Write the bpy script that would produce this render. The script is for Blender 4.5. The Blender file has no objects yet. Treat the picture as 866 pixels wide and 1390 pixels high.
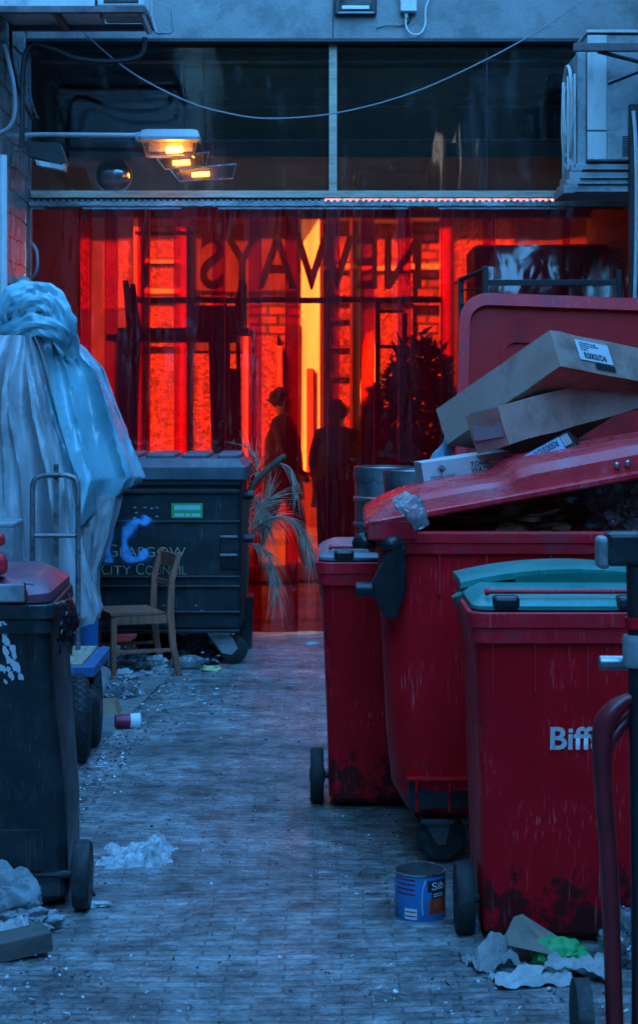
import bpy, bmesh, math, random
from mathutils import Vector, Matrix, noise
R = math.radians
random.seed(7)
S = bpy.context.scene
C = S.collection
F, CX, HY, H = 2500.0, 433.0, 525.0, 1.75      # focal length in photo pixels, horizon row, eye height


def P(px, py, Y):
    return Vector(((px - CX) / F * Y, Y, H - (py - HY) / F * Y))


def XP(px, Y):
    return (px - CX) / F * Y


def ZP(py, Y):
    return H - (py - HY) / F * Y


def GY(py):
    return F * H / (py - HY)


# ------------------------------------------------------------------ materials
def node(nt, t, **kw):
    n = nt.nodes.new(t)
    for k, v in kw.items():
        setattr(n, k, v)
    return n


def M(name, col, rough=.5, metal=0.0, var=.18, scale=7, stretch=(1, 1, 1), dirt=None, damt=.6, dscale=3.0,
      dlo=.5, dhi=.62, bump=.0, bscale=60, low=None, lowcol=(.012, .012, .012), spec=.5, rvar=.12, scratch=0.0, trans=0.0):
    m = bpy.data.materials.new(name)
    m.use_nodes = True
    nt = m.node_tree
    L = nt.links.new
    b = nt.nodes['Principled BSDF']
    tc = node(nt, 'ShaderNodeTexCoord')
    mp = node(nt, 'ShaderNodeMapping')
    mp.inputs['Scale'].default_value = stretch
    L(tc.outputs['Object'], mp.inputs['Vector'])
    n1 = node(nt, 'ShaderNodeTexNoise')
    n1.inputs['Scale'].default_value = scale
    n1.inputs['Detail'].default_value = 7
    n1.inputs['Roughness'].default_value = .62
    L(mp.outputs[0], n1.inputs['Vector'])
    cr = node(nt, 'ShaderNodeValToRGB')
    cr.color_ramp.elements[0].position = .3
    cr.color_ramp.elements[1].position = .7
    cr.color_ramp.elements[0].color = [c * (1 - var) for c in col] + [1]
    cr.color_ramp.elements[1].color = [min(1, c * (1 + var)) for c in col] + [1]
    L(n1.outputs['Fac'], cr.inputs[0])
    out = cr.outputs[0]

    def over(fac, c, src):
        mx = node(nt, 'ShaderNodeMix', data_type='RGBA')
        L(fac, mx.inputs[0])
        L(src, mx.inputs[6])
        mx.inputs[7].default_value = list(c) + [1]
        return mx.outputs[2]

    def ramp(src, a, bb, va=0.0, vb=1.0):
        r = node(nt, 'ShaderNodeMapRange')
        L(src, r.inputs[0])
        r.inputs[1].default_value = a
        r.inputs[2].default_value = bb
        r.inputs[3].default_value = va
        r.inputs[4].default_value = vb
        return r.outputs[0]

    def mul(a, bb):
        r = node(nt, 'ShaderNodeMath', operation='MULTIPLY')
        L(a, r.inputs[0])
        if isinstance(bb, float):
            r.inputs[1].default_value = bb
        else:
            L(bb, r.inputs[1])
        return r.outputs[0]
    if dirt:
        n2 = node(nt, 'ShaderNodeTexNoise')
        n2.inputs['Scale'].default_value = dscale
        n2.inputs['Detail'].default_value = 9
        n2.inputs['Roughness'].default_value = .68
        L(mp.outputs[0], n2.inputs['Vector'])
        out = over(ramp(n2.outputs['Fac'], dlo, dhi, 0, damt), dirt, out)
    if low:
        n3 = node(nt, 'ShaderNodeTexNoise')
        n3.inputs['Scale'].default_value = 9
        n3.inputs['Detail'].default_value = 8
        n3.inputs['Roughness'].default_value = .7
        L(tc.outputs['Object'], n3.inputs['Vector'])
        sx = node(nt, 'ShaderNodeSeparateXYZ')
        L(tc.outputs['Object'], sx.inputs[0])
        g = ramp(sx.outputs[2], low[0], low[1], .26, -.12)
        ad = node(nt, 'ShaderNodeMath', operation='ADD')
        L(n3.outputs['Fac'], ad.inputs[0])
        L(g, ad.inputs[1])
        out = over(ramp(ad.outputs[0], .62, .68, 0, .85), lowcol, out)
    if scratch:
        mp2 = node(nt, 'ShaderNodeMapping')
        mp2.inputs['Scale'].default_value = (130, 130, 5.0)
        mp2.inputs['Rotation'].default_value = (.12, .2, 0)
        L(tc.outputs['Object'], mp2.inputs['Vector'])
        n4 = node(nt, 'ShaderNodeTexNoise')
        n4.inputs['Scale'].default_value = 1.0
        n4.inputs['Detail'].default_value = 3
        L(mp2.outputs[0], n4.inputs['Vector'])
        n5 = node(nt, 'ShaderNodeTexNoise')
        n5.inputs['Scale'].default_value = 5.0
        n5.inputs['Detail'].default_value = 3
        L(tc.outputs['Object'], n5.inputs['Vector'])
        f = mul(ramp(n4.outputs['Fac'], .58, .70, 0, scratch), ramp(n5.outputs['Fac'], .45, .62))
        out = over(f, [min(1, c * 1.5 + .18) for c in col], out)
    L(out, b.inputs['Base Color'])
    b.inputs['Metallic'].default_value = metal
    b.inputs['Specular IOR Level'].default_value = spec
    L(ramp(n1.outputs['Fac'], .25, .75, max(.02, rough - rvar), min(1, rough + rvar)), b.inputs['Roughness'])
    if trans:
        b.inputs['Transmission Weight'].default_value = trans
    if bump:
        nb = node(nt, 'ShaderNodeTexNoise')
        nb.inputs['Scale'].default_value = bscale
        nb.inputs['Detail'].default_value = 5
        L(mp.outputs[0], nb.inputs['Vector'])
        bp = node(nt, 'ShaderNodeBump')
        bp.inputs['Strength'].default_value = bump
        bp.inputs['Distance'].default_value = .01
        L(nb.outputs['Fac'], bp.inputs['Height'])
        L(bp.outputs[0], b.inputs['Normal'])
    return m


def brick_mat(name, c1, c2, mortar, bw, rh, ms, axes='xz', rough=.6, bump=.6, nscale=4, var=.5, wet=None, rough2=None):
    m = bpy.data.materials.new(name)
    m.use_nodes = True
    nt = m.node_tree
    L = nt.links.new
    b = nt.nodes['Principled BSDF']
    tc = node(nt, 'ShaderNodeTexCoord')
    sx = node(nt, 'ShaderNodeSeparateXYZ')
    cb = node(nt, 'ShaderNodeCombineXYZ')
    L(tc.outputs['Object'], sx.inputs[0])
    idx = {'x': 0, 'y': 1, 'z': 2}
    L(sx.outputs[idx[axes[0]]], cb.inputs[0])
    L(sx.outputs[idx[axes[1]]], cb.inputs[1])
    # warp slightly so courses are not ruler straight
    wn = node(nt, 'ShaderNodeTexNoise')
    wn.inputs['Scale'].default_value = 1.3
    wn.inputs['Detail'].default_value = 4
    L(tc.outputs['Object'], wn.inputs['Vector'])
    wv = node(nt, 'ShaderNodeVectorMath', operation='SCALE')
    L(wn.outputs['Color'], wv.inputs[0])
    wv.inputs['Scale'].default_value = rh * .8
    wa = node(nt, 'ShaderNodeVectorMath', operation='ADD')
    L(cb.outputs[0], wa.inputs[0])
    L(wv.outputs[0], wa.inputs[1])
    bt = node(nt, 'ShaderNodeTexBrick')
    bt.inputs['Color1'].default_value = list(c1) + [1]
    bt.inputs['Color2'].default_value = list(c2) + [1]
    bt.inputs['Mortar'].default_value = list(mortar) + [1]
    bt.inputs['Scale'].default_value = 1
    bt.inputs['Brick Width'].default_value = bw
    bt.inputs['Row Height'].default_value = rh
    bt.inputs['Mortar Size'].default_value = ms
    bt.inputs['Mortar Smooth'].default_value = .3
    L(wa.outputs[0], bt.inputs['Vector'])
    nn = node(nt, 'ShaderNodeTexNoise')
    nn.inputs['Scale'].default_value = nscale
    nn.inputs['Detail'].default_value = 9
    nn.inputs['Roughness'].default_value = .7
    L(tc.outputs['Object'], nn.inputs['Vector'])
    mr = node(nt, 'ShaderNodeMapRange')
    L(nn.outputs['Fac'], mr.inputs[0])
    mr.inputs[1].default_value = .3
    mr.inputs[2].default_value = .7
    mr.inputs[3].default_value = 1 - var
    mr.inputs[4].default_value = 1 + var * .6
    mx = node(nt, 'ShaderNodeVectorMath', operation='SCALE')
    L(bt.outputs['Color'], mx.inputs[0])
    L(mr.outputs[0], mx.inputs['Scale'])
    L(mx.outputs[0], b.inputs['Base Color'])
    n2 = node(nt, 'ShaderNodeTexNoise')
    n2.inputs['Scale'].default_value = 2.2
    n2.inputs['Detail'].default_value = 6
    L(tc.outputs['Object'], n2.inputs['Vector'])
    rr = node(nt, 'ShaderNodeMapRange')
    L(n2.outputs['Fac'], rr.inputs[0])
    rr.inputs[1].default_value = .35
    rr.inputs[2].default_value = .65
    rr.inputs[3].default_value = rough
    rr.inputs[4].default_value = rough2 if rough2 is not None else rough
    L(rr.outputs[0], b.inputs['Roughness'])
    n3 = node(nt, 'ShaderNodeTexNoise')
    n3.inputs['Scale'].default_value = 38
    n3.inputs['Detail'].default_value = 6
    L(tc.outputs['Object'], n3.inputs['Vector'])
    ad = node(nt, 'ShaderNodeMath', operation='MULTIPLY_ADD')
    L(n3.outputs['Fac'], ad.inputs[0])
    ad.inputs[1].default_value = .8
    sub = node(nt, 'ShaderNodeMath', operation='SUBTRACT')
    sub.inputs[0].default_value = 1
    L(bt.outputs['Fac'], sub.inputs[1])
    L(sub.outputs[0], ad.inputs[2])
    bp = node(nt, 'ShaderNodeBump')
    bp.inputs['Strength'].default_value = bump
    bp.inputs['Distance'].default_value = .012
    L(ad.outputs[0], bp.inputs['Height'])
    L(bp.outputs[0], b.inputs['Normal'])
    return m


def sheet_mat(name, tint, refl=1.0, diffuse=(.4, .01, .02), dfac=.05, bump=.2, wav=(6, 6, 1.2), rough=.06, streak=.25, blur=0.0, refl_wisp=0.0):
    """flexible clear plastic: straight-through tinted light plus a wavy surface reflection"""
    m = bpy.data.materials.new(name)
    m.use_nodes = True
    nt = m.node_tree
    L = nt.links.new
    nt.nodes.remove(nt.nodes['Principled BSDF'])
    out = nt.nodes['Material Output']
    tc = node(nt, 'ShaderNodeTexCoord')
    mp = node(nt, 'ShaderNodeMapping')
    mp.inputs['Scale'].default_value = wav
    L(tc.outputs['Object'], mp.inputs['Vector'])
    n = node(nt, 'ShaderNodeTexNoise')
    n.inputs['Scale'].default_value = 1
    n.inputs['Detail'].default_value = 2.5
    n.inputs['Distortion'].default_value = .6
    L(mp.outputs[0], n.inputs['Vector'])
    bp = node(nt, 'ShaderNodeBump')
    bp.inputs['Strength'].default_value = bump
    bp.inputs['Distance'].default_value = .05
    L(n.outputs['Fac'], bp.inputs['Height'])
    tr = node(nt, 'ShaderNodeBsdfTransparent')
    mp2 = node(nt, 'ShaderNodeMapping')
    mp2.inputs['Scale'].default_value = (25, 25, 1.5)
    L(tc.outputs['Object'], mp2.inputs['Vector'])
    n2 = node(nt, 'ShaderNodeTexNoise')
    n2.inputs['Scale'].default_value = 1
    n2.inputs['Detail'].default_value = 6
    L(mp2.outputs[0], n2.inputs['Vector'])
    cr = node(nt, 'ShaderNodeValToRGB')
    cr.color_ramp.elements[0].position = .3
    cr.color_ramp.elements[1].position = .6
    cr.color_ramp.elements[0].color = [c * (1 - streak) for c in tint] + [1]
    cr.color_ramp.elements[1].color = list(tint) + [1]
    L(n2.outputs['Fac'], cr.inputs[0])
    L(cr.outputs[0], tr.inputs['Color'])
    through = tr.outputs[0]
    if blur:
        rf = node(nt, 'ShaderNodeBsdfRefraction')
        rf.inputs['IOR'].default_value = 1.03
        rf.inputs['Roughness'].default_value = blur
        L(cr.outputs[0], rf.inputs['Color'])
        mb = node(nt, 'ShaderNodeMixShader')
        mb.inputs[0].default_value = .6
        L(tr.outputs[0], mb.inputs[1])
        L(rf.outputs[0], mb.inputs[2])
        through = mb.outputs[0]
    df = node(nt, 'ShaderNodeBsdfDiffuse')
    df.inputs['Color'].default_value = list(diffuse) + [1]
    tl = node(nt, 'ShaderNodeBsdfTranslucent')
    tl.inputs['Color'].default_value = list(diffuse) + [1]
    ms = node(nt, 'ShaderNodeMixShader')
    ms.inputs[0].default_value = .5
    L(df.outputs[0], ms.inputs[1])
    L(tl.outputs[0], ms.inputs[2])
    m0 = node(nt, 'ShaderNodeMixShader')
    m0.inputs[0].default_value = dfac
    if refl_wisp:  # patchy pale scatter standing in for soft reflections on the sheet
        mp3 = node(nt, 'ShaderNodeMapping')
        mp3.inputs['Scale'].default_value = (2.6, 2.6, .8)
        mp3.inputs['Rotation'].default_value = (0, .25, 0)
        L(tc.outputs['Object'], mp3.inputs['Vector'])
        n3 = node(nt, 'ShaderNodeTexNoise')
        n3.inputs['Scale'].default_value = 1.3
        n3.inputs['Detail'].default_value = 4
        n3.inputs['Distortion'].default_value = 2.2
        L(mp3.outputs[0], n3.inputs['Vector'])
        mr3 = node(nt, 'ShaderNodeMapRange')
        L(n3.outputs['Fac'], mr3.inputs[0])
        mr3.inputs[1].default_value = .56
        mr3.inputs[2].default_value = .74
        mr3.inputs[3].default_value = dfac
        mr3.inputs[4].default_value = refl_wisp
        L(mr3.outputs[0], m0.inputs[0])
    L(through, m0.inputs[1])
    L(ms.outputs[0], m0.inputs[2])
    gl = node(nt, 'ShaderNodeBsdfGlossy')
    gl.inputs['Roughness'].default_value = rough
    L(bp.outputs[0], gl.inputs['Normal'])
    fr = node(nt, 'ShaderNodeFresnel')
    fr.inputs['IOR'].default_value = 1.5
    L(bp.outputs[0], fr.inputs['Normal'])
    mu = node(nt, 'ShaderNodeMath', operation='MULTIPLY', use_clamp=True)
    L(fr.outputs[0], mu.inputs[0])
    mu.inputs[1].default_value = refl
    m1 = node(nt, 'ShaderNodeMixShader')
    L(mu.outputs[0], m1.inputs[0])
    L(m0.outputs[0], m1.inputs[1])
    L(gl.outputs[0], m1.inputs[2])
    L(m1.outputs[0], out.inputs['Surface'])
    return m


def emit_mat(name, col, strength):
    m = bpy.data.materials.new(name)
    m.use_nodes = True
    b = m.node_tree.nodes['Principled BSDF']
    b.inputs['Base Color'].default_value = list(col) + [1]
    b.inputs['Emission Color'].default_value = list(col) + [1]
    b.inputs['Emission Strength'].default_value = strength
    return m


def spray_mat(name, col):
    """paint mist: noisy edge-faded coat over the panel below"""
    m = bpy.data.materials.new(name)
    m.use_nodes = True
    nt = m.node_tree
    L = nt.links.new
    b = nt.nodes['Principled BSDF']
    b.inputs['Base Color'].default_value = list(col) + [1]
    b.inputs['Roughness'].default_value = .6
    at = node(nt, 'ShaderNodeVertexColor', layer_name='coat')
    tc = node(nt, 'ShaderNodeTexCoord')
    n = node(nt, 'ShaderNodeTexNoise')
    n.inputs['Scale'].default_value = 30
    n.inputs['Detail'].default_value = 5
    L(tc.outputs['Object'], n.inputs['Vector'])
    mr = node(nt, 'ShaderNodeMapRange')
    L(n.outputs['Fac'], mr.inputs[0])
    mr.inputs[1].default_value = .3
    mr.inputs[2].default_value = .6
    mr.inputs[3].default_value = .6
    mr.inputs[4].default_value = 1.0
    mu = node(nt, 'ShaderNodeMath', operation='MULTIPLY', use_clamp=True)
    L(at.outputs['Color'], mu.inputs[0])
    L(mr.outputs[0], mu.inputs[1])
    L(mu.outputs[0], b.inputs['Alpha'])
    return m


# ------------------------------------------------------------------ mesh helpers
def obj(name, bm, mat=None, parent=None, smooth=False, kind=None, recalc=True):
    if recalc:
        bmesh.ops.recalc_face_normals(bm, faces=bm.faces[:])
    me = bpy.data.meshes.new(name)
    bm.to_mesh(me)
    bm.free()
    if smooth:
        me.polygons.foreach_set('use_smooth', [True] * len(me.polygons))
        try:
            me.set_sharp_from_angle(angle=R(smooth if smooth is not True and smooth > 1 else 38))
        except Exception:
            pass
    if mat:
        for mm in (mat if isinstance(mat, (list, tuple)) else [mat]):
            me.materials.append(mm)
    o = bpy.data.objects.new(name, me)
    C.objects.link(o)
    if parent:
        o.parent = parent
    if kind:
        o['kind'] = kind
    return o


def tag(o, label, cat, group=None):
    o['label'] = label
    o['category'] = cat
    if group:
        o['group'] = group
    return o


def thing(name, label, cat, loc=(0, 0, 0), rot=(0, 0, 0), group=None):
    o = bpy.data.objects.new(name, None)
    C.objects.link(o)
    o.location = loc
    o.rotation_euler = rot
    return tag(o, label, cat, group)


def copy_tree(o, parent=None):
    c = o.copy()
    C.objects.link(c)
    c.parent = parent
    for ch in list(o.children):
        copy_tree(ch, c)
    return c


def NB():
    return bmesh.new()


def box(bm, c, s, bevel=0.0, rot=None, seg=2):
    r = bmesh.ops.create_cube(bm, size=1)
    vs = r['verts']
    mat = Matrix.Translation(c) @ (rot.to_4x4() if rot else Matrix()) @ Matrix.Diagonal((s[0], s[1], s[2], 1))
    bmesh.ops.transform(bm, matrix=mat, verts=vs)
    if bevel:
        es = list({e for v in vs for e in v.link_edges})
        bmesh.ops.bevel(bm, geom=es, offset=bevel, segments=seg, affect='EDGES', profile=.5, clamp_overlap=True)


def box2(bm, a, b, bevel=0.0):
    c = [(a[i] + b[i]) / 2 for i in range(3)]
    s = [abs(b[i] - a[i]) for i in range(3)]
    box(bm, c, s, bevel)


def loft(bm, rings, cap0=True, cap1=True, closed=True):
    vr = [[bm.verts.new(p) for p in r] for r in rings]
    n = len(rings[0])
    for i in range(len(vr) - 1):
        a, b = vr[i], vr[i + 1]
        for j in range(n if closed else n - 1):
            k = (j + 1) % n
            try:
                bm.faces.new((a[j], a[k], b[k], b[j]))
            except ValueError:
                pass
    if cap0:
        bm.faces.new(vr[0][::-1])
    if cap1:
        bm.faces.new(vr[-1])
    return vr


def rrect(w, d, r, n=5):
    pts = []
    for cx, cy, a0 in ((w / 2 - r, d / 2 - r, 0), (-w / 2 + r, d / 2 - r, 90), (-w / 2 + r, -d / 2 + r, 180), (w / 2 - r, -d / 2 + r, 270)):
        for i in range(n + 1):
            a = R(a0 + 90 * i / n)
            pts.append((cx + r * math.cos(a), cy + r * math.sin(a)))
    return pts


def rr3(w, d, r, z, ox=0, oy=0, n=5):
    return [Vector((x + ox, y + oy, z)) for x, y in rrect(w, d, r, n)]


def tube(bm, pts, r, n=8, cap=True):
    pts = [Vector(p) for p in pts]
    rs = r if isinstance(r, (list, tuple)) else [r] * len(pts)
    t0 = (pts[1] - pts[0]).normalized()
    up = Vector((0, 0, 1)) if abs(t0.z) < .9 else Vector((1, 0, 0))
    nrm = t0.cross(up).normalized()
    rings = []
    for i, p in enumerate(pts):
        if i == 0:
            t = t0
        elif i == len(pts) - 1:
            t = (pts[i] - pts[i - 1]).normalized()
        else:
            t = ((pts[i + 1] - p).normalized() + (p - pts[i - 1]).normalized())
            t = t.normalized() if t.length > 1e-6 else t0
        nrm = (nrm - t * nrm.dot(t)).normalized()
        bn = t.cross(nrm)
        rings.append([p + (nrm * math.cos(2 * math.pi * k / n) + bn * math.sin(2 * math.pi * k / n)) * rs[i] for k in range(n)])
    loft(bm, rings, cap, cap)


def smooth_path(pts, sub=6):
    pts = [Vector(p) for p in pts]
    out = []
    for i in range(len(pts) - 1):
        p0 = pts[max(0, i - 1)]
        p1, p2 = pts[i], pts[i + 1]
        p3 = pts[min(len(pts) - 1, i + 2)]
        for k in range(sub):
            t = k / sub
            out.append(.5 * ((2 * p1) + (p2 - p0) * t + (2 * p0 - 5 * p1 + 4 * p2 - p3) * t * t + (3 * p1 - p0 - 3 * p2 + p3) * t ** 3))
    out.append(pts[-1])
    return out


def lathe(bm, prof, n=24, c=(0, 0, 0), axis='z', cap=True):
    c = Vector(c)
    rings = []
    for r, z in prof:
        ring = []
        for k in range(n):
            a = 2 * math.pi * k / n
            u, v = r * math.cos(a), r * math.sin(a)
            p = (u, v, z) if axis == 'z' else ((z, u, v) if axis == 'x' else (u, z, v))
            ring.append(c + Vector(p))
        rings.append(ring)
    loft(bm, rings, cap, cap)


def prism(bm, outline, off):
    """outline: 3-D points of a planar polygon, pushed along vector off"""
    off = Vector(off)
    loft(bm, [[Vector(p) for p in outline], [Vector(p) + off for p in outline]])


def crumple(bm, c, s, seed=0, sub=3, amp=.35, flat=True):
    r = bmesh.ops.create_icosphere(bm, subdivisions=sub, radius=1)
    c = Vector(c)
    o = Vector((seed * 3.7, seed * 1.3, seed * 7.1))
    for v in r['verts']:
        d = v.co.normalized()
        k = 1 + amp * (abs(noise.noise(d * 1.7 + o)) * 1.6 - .5) + amp * .6 * (abs(noise.noise(d * 4.3 + o)) - .25) + amp * .3 * (abs(noise.noise(d * 9 + o)) - .2)
        q = d * k
        if flat and q.z < -.55:
            q.z = -.55
        v.co = c + Vector((q.x * s[0], q.y * s[1], (q.z + (.55 if flat else 0)) * s[2]))


def text(name, body, mat, parent, origin, xdir, zdir, fit=None, height=None, extrude=.0008, bold=0.0, align='LEFT'):
    """lettering as a mesh; origin = lower left, xdir/zdir unit directions of reading and of up"""
    cu = bpy.data.curves.new(name, 'FONT')
    cu.body = body
    cu.size = 1
    cu.offset = bold
    cu.extrude = 0
    t = bpy.data.objects.new(name, cu)
    C.objects.link(t)
    dg = bpy.context.evaluated_depsgraph_get()
    dg.update()
    me = bpy.data.meshes.new_from_object(t.evaluated_get(dg))
    bpy.data.objects.remove(t)
    bpy.data.curves.remove(cu)
    xs = [v.co.x for v in me.vertices]
    ys = [v.co.y for v in me.vertices]
    x0, y0, w, h = min(xs), 0, max(xs) - min(xs), max(ys)
    if fit:
        sx, sy = fit[0] / w, fit[1] / h
    else:
        sx = sy = height / h
    X, Z, O = Vector(xdir), Vector(zdir), Vector(origin)
    N = X.cross(Z)
    bm = NB()
    bm.from_mesh(me)
    for v in bm.verts:
        v.co = O + X * ((v.co.x - x0) * sx) + Z * (v.co.y * sy) + N * extrude
    if extrude > .003:
        ex = bmesh.ops.extrude_face_region(bm, geom=bm.faces[:])
        for v in [g for g in ex['geom'] if isinstance(g, bmesh.types.BMVert)]:
            v.co -= N * (extrude * 1.6)
    bpy.data.meshes.remove(me)
    return obj(name, bm, mat, parent, recalc=extrude > .003)

# ------------------------------------------------------------------ exposure and tints
EXPO = 3.92
SKYT = (.55, 1.11, 1.12)
TINT = (.70, .055, .007)

# ------------------------------------------------------------------ camera, light
cam = bpy.data.objects.new('camera', bpy.data.cameras.new('camera'))
C.objects.link(cam)
S.camera = cam
cam.location = (0, 0, H)
cam.rotation_euler = (R(90), 0, 0)
cd = cam.data
cd.sensor_fit = 'HORIZONTAL'
cd.sensor_width = 24
cd.lens = 24 * F / 866
cd.shift_y = (HY - 695) / 866
cd.clip_start = .1
cd.clip_end = 400
cd.dof.use_dof = True
cd.dof.focus_distance = 8.6
cd.dof.aperture_fstop = 9

W = bpy.data.worlds.new('World')
S.world = W
W.use_nodes = True
wt = W.node_tree
bg = wt.nodes['Background']
sky = wt.nodes.new('ShaderNodeTexSky')
sky.sky_type = 'NISHITA'
sky.sun_disc = False
SUND = Vector((1.0, .9, -1.3)).normalized()        # direction the sunlight travels: along and across the street beyond the curtain
el = math.asin(-SUND.z)
az = math.atan2(-SUND.x, -SUND.y)
sky.sun_elevation = el
sky.sun_rotation = az
sky.ozone_density = 10
sky.air_density = 1.0
sky.dust_density = .1
tint = wt.nodes.new('ShaderNodeMix')
tint.data_type = 'RGBA'
tint.blend_type = 'MULTIPLY'
tint.inputs[0].default_value = 1
tint.inputs[7].default_value = (SKYT[0], SKYT[1], SKYT[2], 1)
wt.links.new(sky.outputs[0], tint.inputs[6])
wt.links.new(tint.outputs[2], bg.inputs['Color'])
bg.inputs['Strength'].default_value = .15
sun = bpy.data.objects.new('sun', bpy.data.lights.new('sun', 'SUN'))
C.objects.link(sun)
sun.data.energy = 4.4
sun.data.angle = R(.5)
sun.data.color = (1, .93, .82)
sun.rotation_euler = SUND.to_track_quat('-Z', 'Y').to_euler()
S.view_settings.view_transform = 'Standard'
S.view_settings.look = 'None'
S.view_settings.exposure = EXPO
S.view_settings.gamma = 1
S.render.engine = 'CYCLES'
cy = S.cycles
cy.use_denoising = True
cy.max_bounces = 10
cy.diffuse_bounces = 4
cy.glossy_bounces = 4
cy.transmission_bounces = 6
cy.transparent_max_bounces = 24
cy.sample_clamp_indirect = 12
cy.caustics_reflective = False
cy.caustics_refractive = False

# ------------------------------------------------------------------ materials
m_setts = brick_mat('sett_paving', (.25, .243, .238), (.19, .185, .18), (.145, .142, .138), .17, .047, .0038, 'xy', .55, .9, 7.0, .75, rough2=.36)
def add_streaks(m, stretch, lo, hi, amt):
    nt = m.node_tree
    L = nt.links.new
    b = nt.nodes['Principled BSDF']
    src = b.inputs['Base Color'].links[0].from_socket
    tc = node(nt, 'ShaderNodeTexCoord')
    mp = node(nt, 'ShaderNodeMapping')
    mp.inputs['Scale'].default_value = stretch
    L(tc.outputs['Object'], mp.inputs['Vector'])
    n = node(nt, 'ShaderNodeTexNoise')
    n.inputs['Scale'].default_value = 1
    n.inputs['Detail'].default_value = 10
    n.inputs['Roughness'].default_value = .72
    L(mp.outputs[0], n.inputs['Vector'])
    mr = node(nt, 'ShaderNodeMapRange')
    L(n.outputs['Fac'], mr.inputs[0])
    mr.inputs[1].default_value = lo
    mr.inputs[2].default_value = hi
    mr.inputs[3].default_value = 1 - amt
    mr.inputs[4].default_value = 1 + amt * .55
    sc = node(nt, 'ShaderNodeVectorMath', operation='SCALE')
    L(src, sc.inputs[0])
    L(mr.outputs[0], sc.inputs['Scale'])
    L(sc.outputs[0], b.inputs['Base Color'])


add_streaks(m_setts, (10, 15, 1), .34, .6, .5)
add_streaks(m_setts, (40, 60, 1), .3, .5, .45)
add_streaks(m_setts, (1.1, 2.2, 1), .36, .62, .5)
m_kerb = M('kerb_stone', (.2, .195, .19), .65, var=.3, scale=12, dirt=(.05, .05, .05), bump=.5)
m_asphalt = M('asphalt', (.055, .055, .055), .75, var=.3, scale=30, bump=.5)
m_tile = brick_mat('glazed_wall_tile', (.3, .3, .3), (.22, .22, .22), (.03, .03, .03), .42, .165, .008, 'yz', .16, .5, 6, .45, rough2=.3)
m_brick = brick_mat('side_brick', (.25, .22, .2), (.18, .16, .15), (.12, .12, .12), .23, .075, .01, 'yz', .75, .6, 2, .4)
m_brickx = brick_mat('front_brick', (.27, .22, .18), (.2, .16, .14), (.15, .14, .13), .23, .075, .01, 'xz', .75, .6, 2, .4)
m_brickdark = brick_mat('blackened_brick', (.07, .06, .055), (.05, .045, .04), (.04, .04, .04), .23, .075, .01, 'xz', .85, .6, 2, .4)
m_brickdark.node_tree.nodes['Principled BSDF'].inputs['Specular IOR Level'].default_value = .1
m_conc = M('painted_concrete', (.26, .255, .25), .7, var=.22, scale=3, dirt=(.13, .13, .13), damt=.75, dscale=2.6, dlo=.48, dhi=.62, bump=.5, bscale=45)
m_void = M('near_black_plaster', (.012, .011, .011), .8, var=.4, scale=4)
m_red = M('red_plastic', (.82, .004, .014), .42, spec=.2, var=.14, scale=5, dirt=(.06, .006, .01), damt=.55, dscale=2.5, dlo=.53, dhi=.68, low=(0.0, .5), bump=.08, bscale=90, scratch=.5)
m_redrim = M('red_rim_plastic', (.82, .010, .026), .4, spec=.35, var=.2, scale=14, dirt=(.16, .05, .06), damt=.5, dscale=7, bump=.12, bscale=120, scratch=.5)
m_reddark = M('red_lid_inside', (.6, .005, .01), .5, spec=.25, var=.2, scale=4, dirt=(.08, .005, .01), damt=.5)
m_redlid = M('red_lid_plastic', (.78, .014, .03), .28, var=.2, scale=6, dirt=(.5, .3, .34), damt=.25, dscale=5, dlo=.5, dhi=.7, bump=.1, bscale=80, scratch=.5)
m_teal = M('teal_lid_plastic', (.006, .23, .19), .38, var=.2, scale=9, dirt=(.16, .26, .26), damt=.4, dscale=9, bump=.1, bscale=90, scratch=.5)
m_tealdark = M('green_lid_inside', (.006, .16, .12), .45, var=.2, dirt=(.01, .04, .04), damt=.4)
m_greylid = M('grey_lid_plastic', (.13, .15, .17), .4, var=.2, scale=9, dirt=(.3, .31, .32), damt=.4, dscale=9, scratch=.4)
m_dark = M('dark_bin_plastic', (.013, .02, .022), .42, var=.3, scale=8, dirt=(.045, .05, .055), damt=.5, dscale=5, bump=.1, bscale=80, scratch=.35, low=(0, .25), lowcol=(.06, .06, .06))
m_black = M('black_plastic', (.012, .013, .015), .38, var=.3, scale=12, dirt=(.06, .06, .065), damt=.35, bump=.1)
m_rubber = M('tyre_rubber', (.018, .018, .019), .7, var=.3, scale=20, dirt=(.1, .1, .1), damt=.5, dscale=9, bump=.3)
m_castmetal = M('cast_metal', (.16, .16, .17), .5, metal=.7, var=.3, scale=12, dirt=(.04, .03, .03), damt=.6)
m_steel = M('galvanised_steel', (.36, .37, .39), .34, metal=.85, var=.25, scale=9, dirt=(.12, .11, .1), damt=.4, dscale=6, bump=.1)
m_grate = M('greyed_tube_steel', (.22, .22, .23), .45, metal=.5, var=.3, scale=18, dirt=(.06, .04, .03), damt=.7, dscale=14)
m_blackmetal = M('black_steel', (.014, .014, .016), .45, var=.3, scale=10, dirt=(.05, .045, .05), damt=.4)
m_rust = M('rusty_painted_steel', (.14, .1, .11), .6, var=.4, scale=10, dirt=(.05, .03, .028), damt=.7)
m_white = M('white_print', (.72, .72, .72), .6, var=.08, scale=20, dirt=(.4, .2, .2), damt=.5, dscale=22, dlo=.55, dhi=.66)
m_cream = M('worn_gold_print', (.42, .38, .24), .6, var=.3, scale=30)
m_whitepaint = M('white_paint', (.72, .72, .70), .55, var=.1, scale=6, dirt=(.4, .39, .37), damt=.5, dscale=3)
m_acpaint = M('weathered_white_casing', (.55, .56, .56), .45, var=.16, scale=4, stretch=(1, 1, .35), dirt=(.13, .13, .13), damt=.65, dscale=4.5, dlo=.5, dhi=.66, bump=.1)
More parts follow.
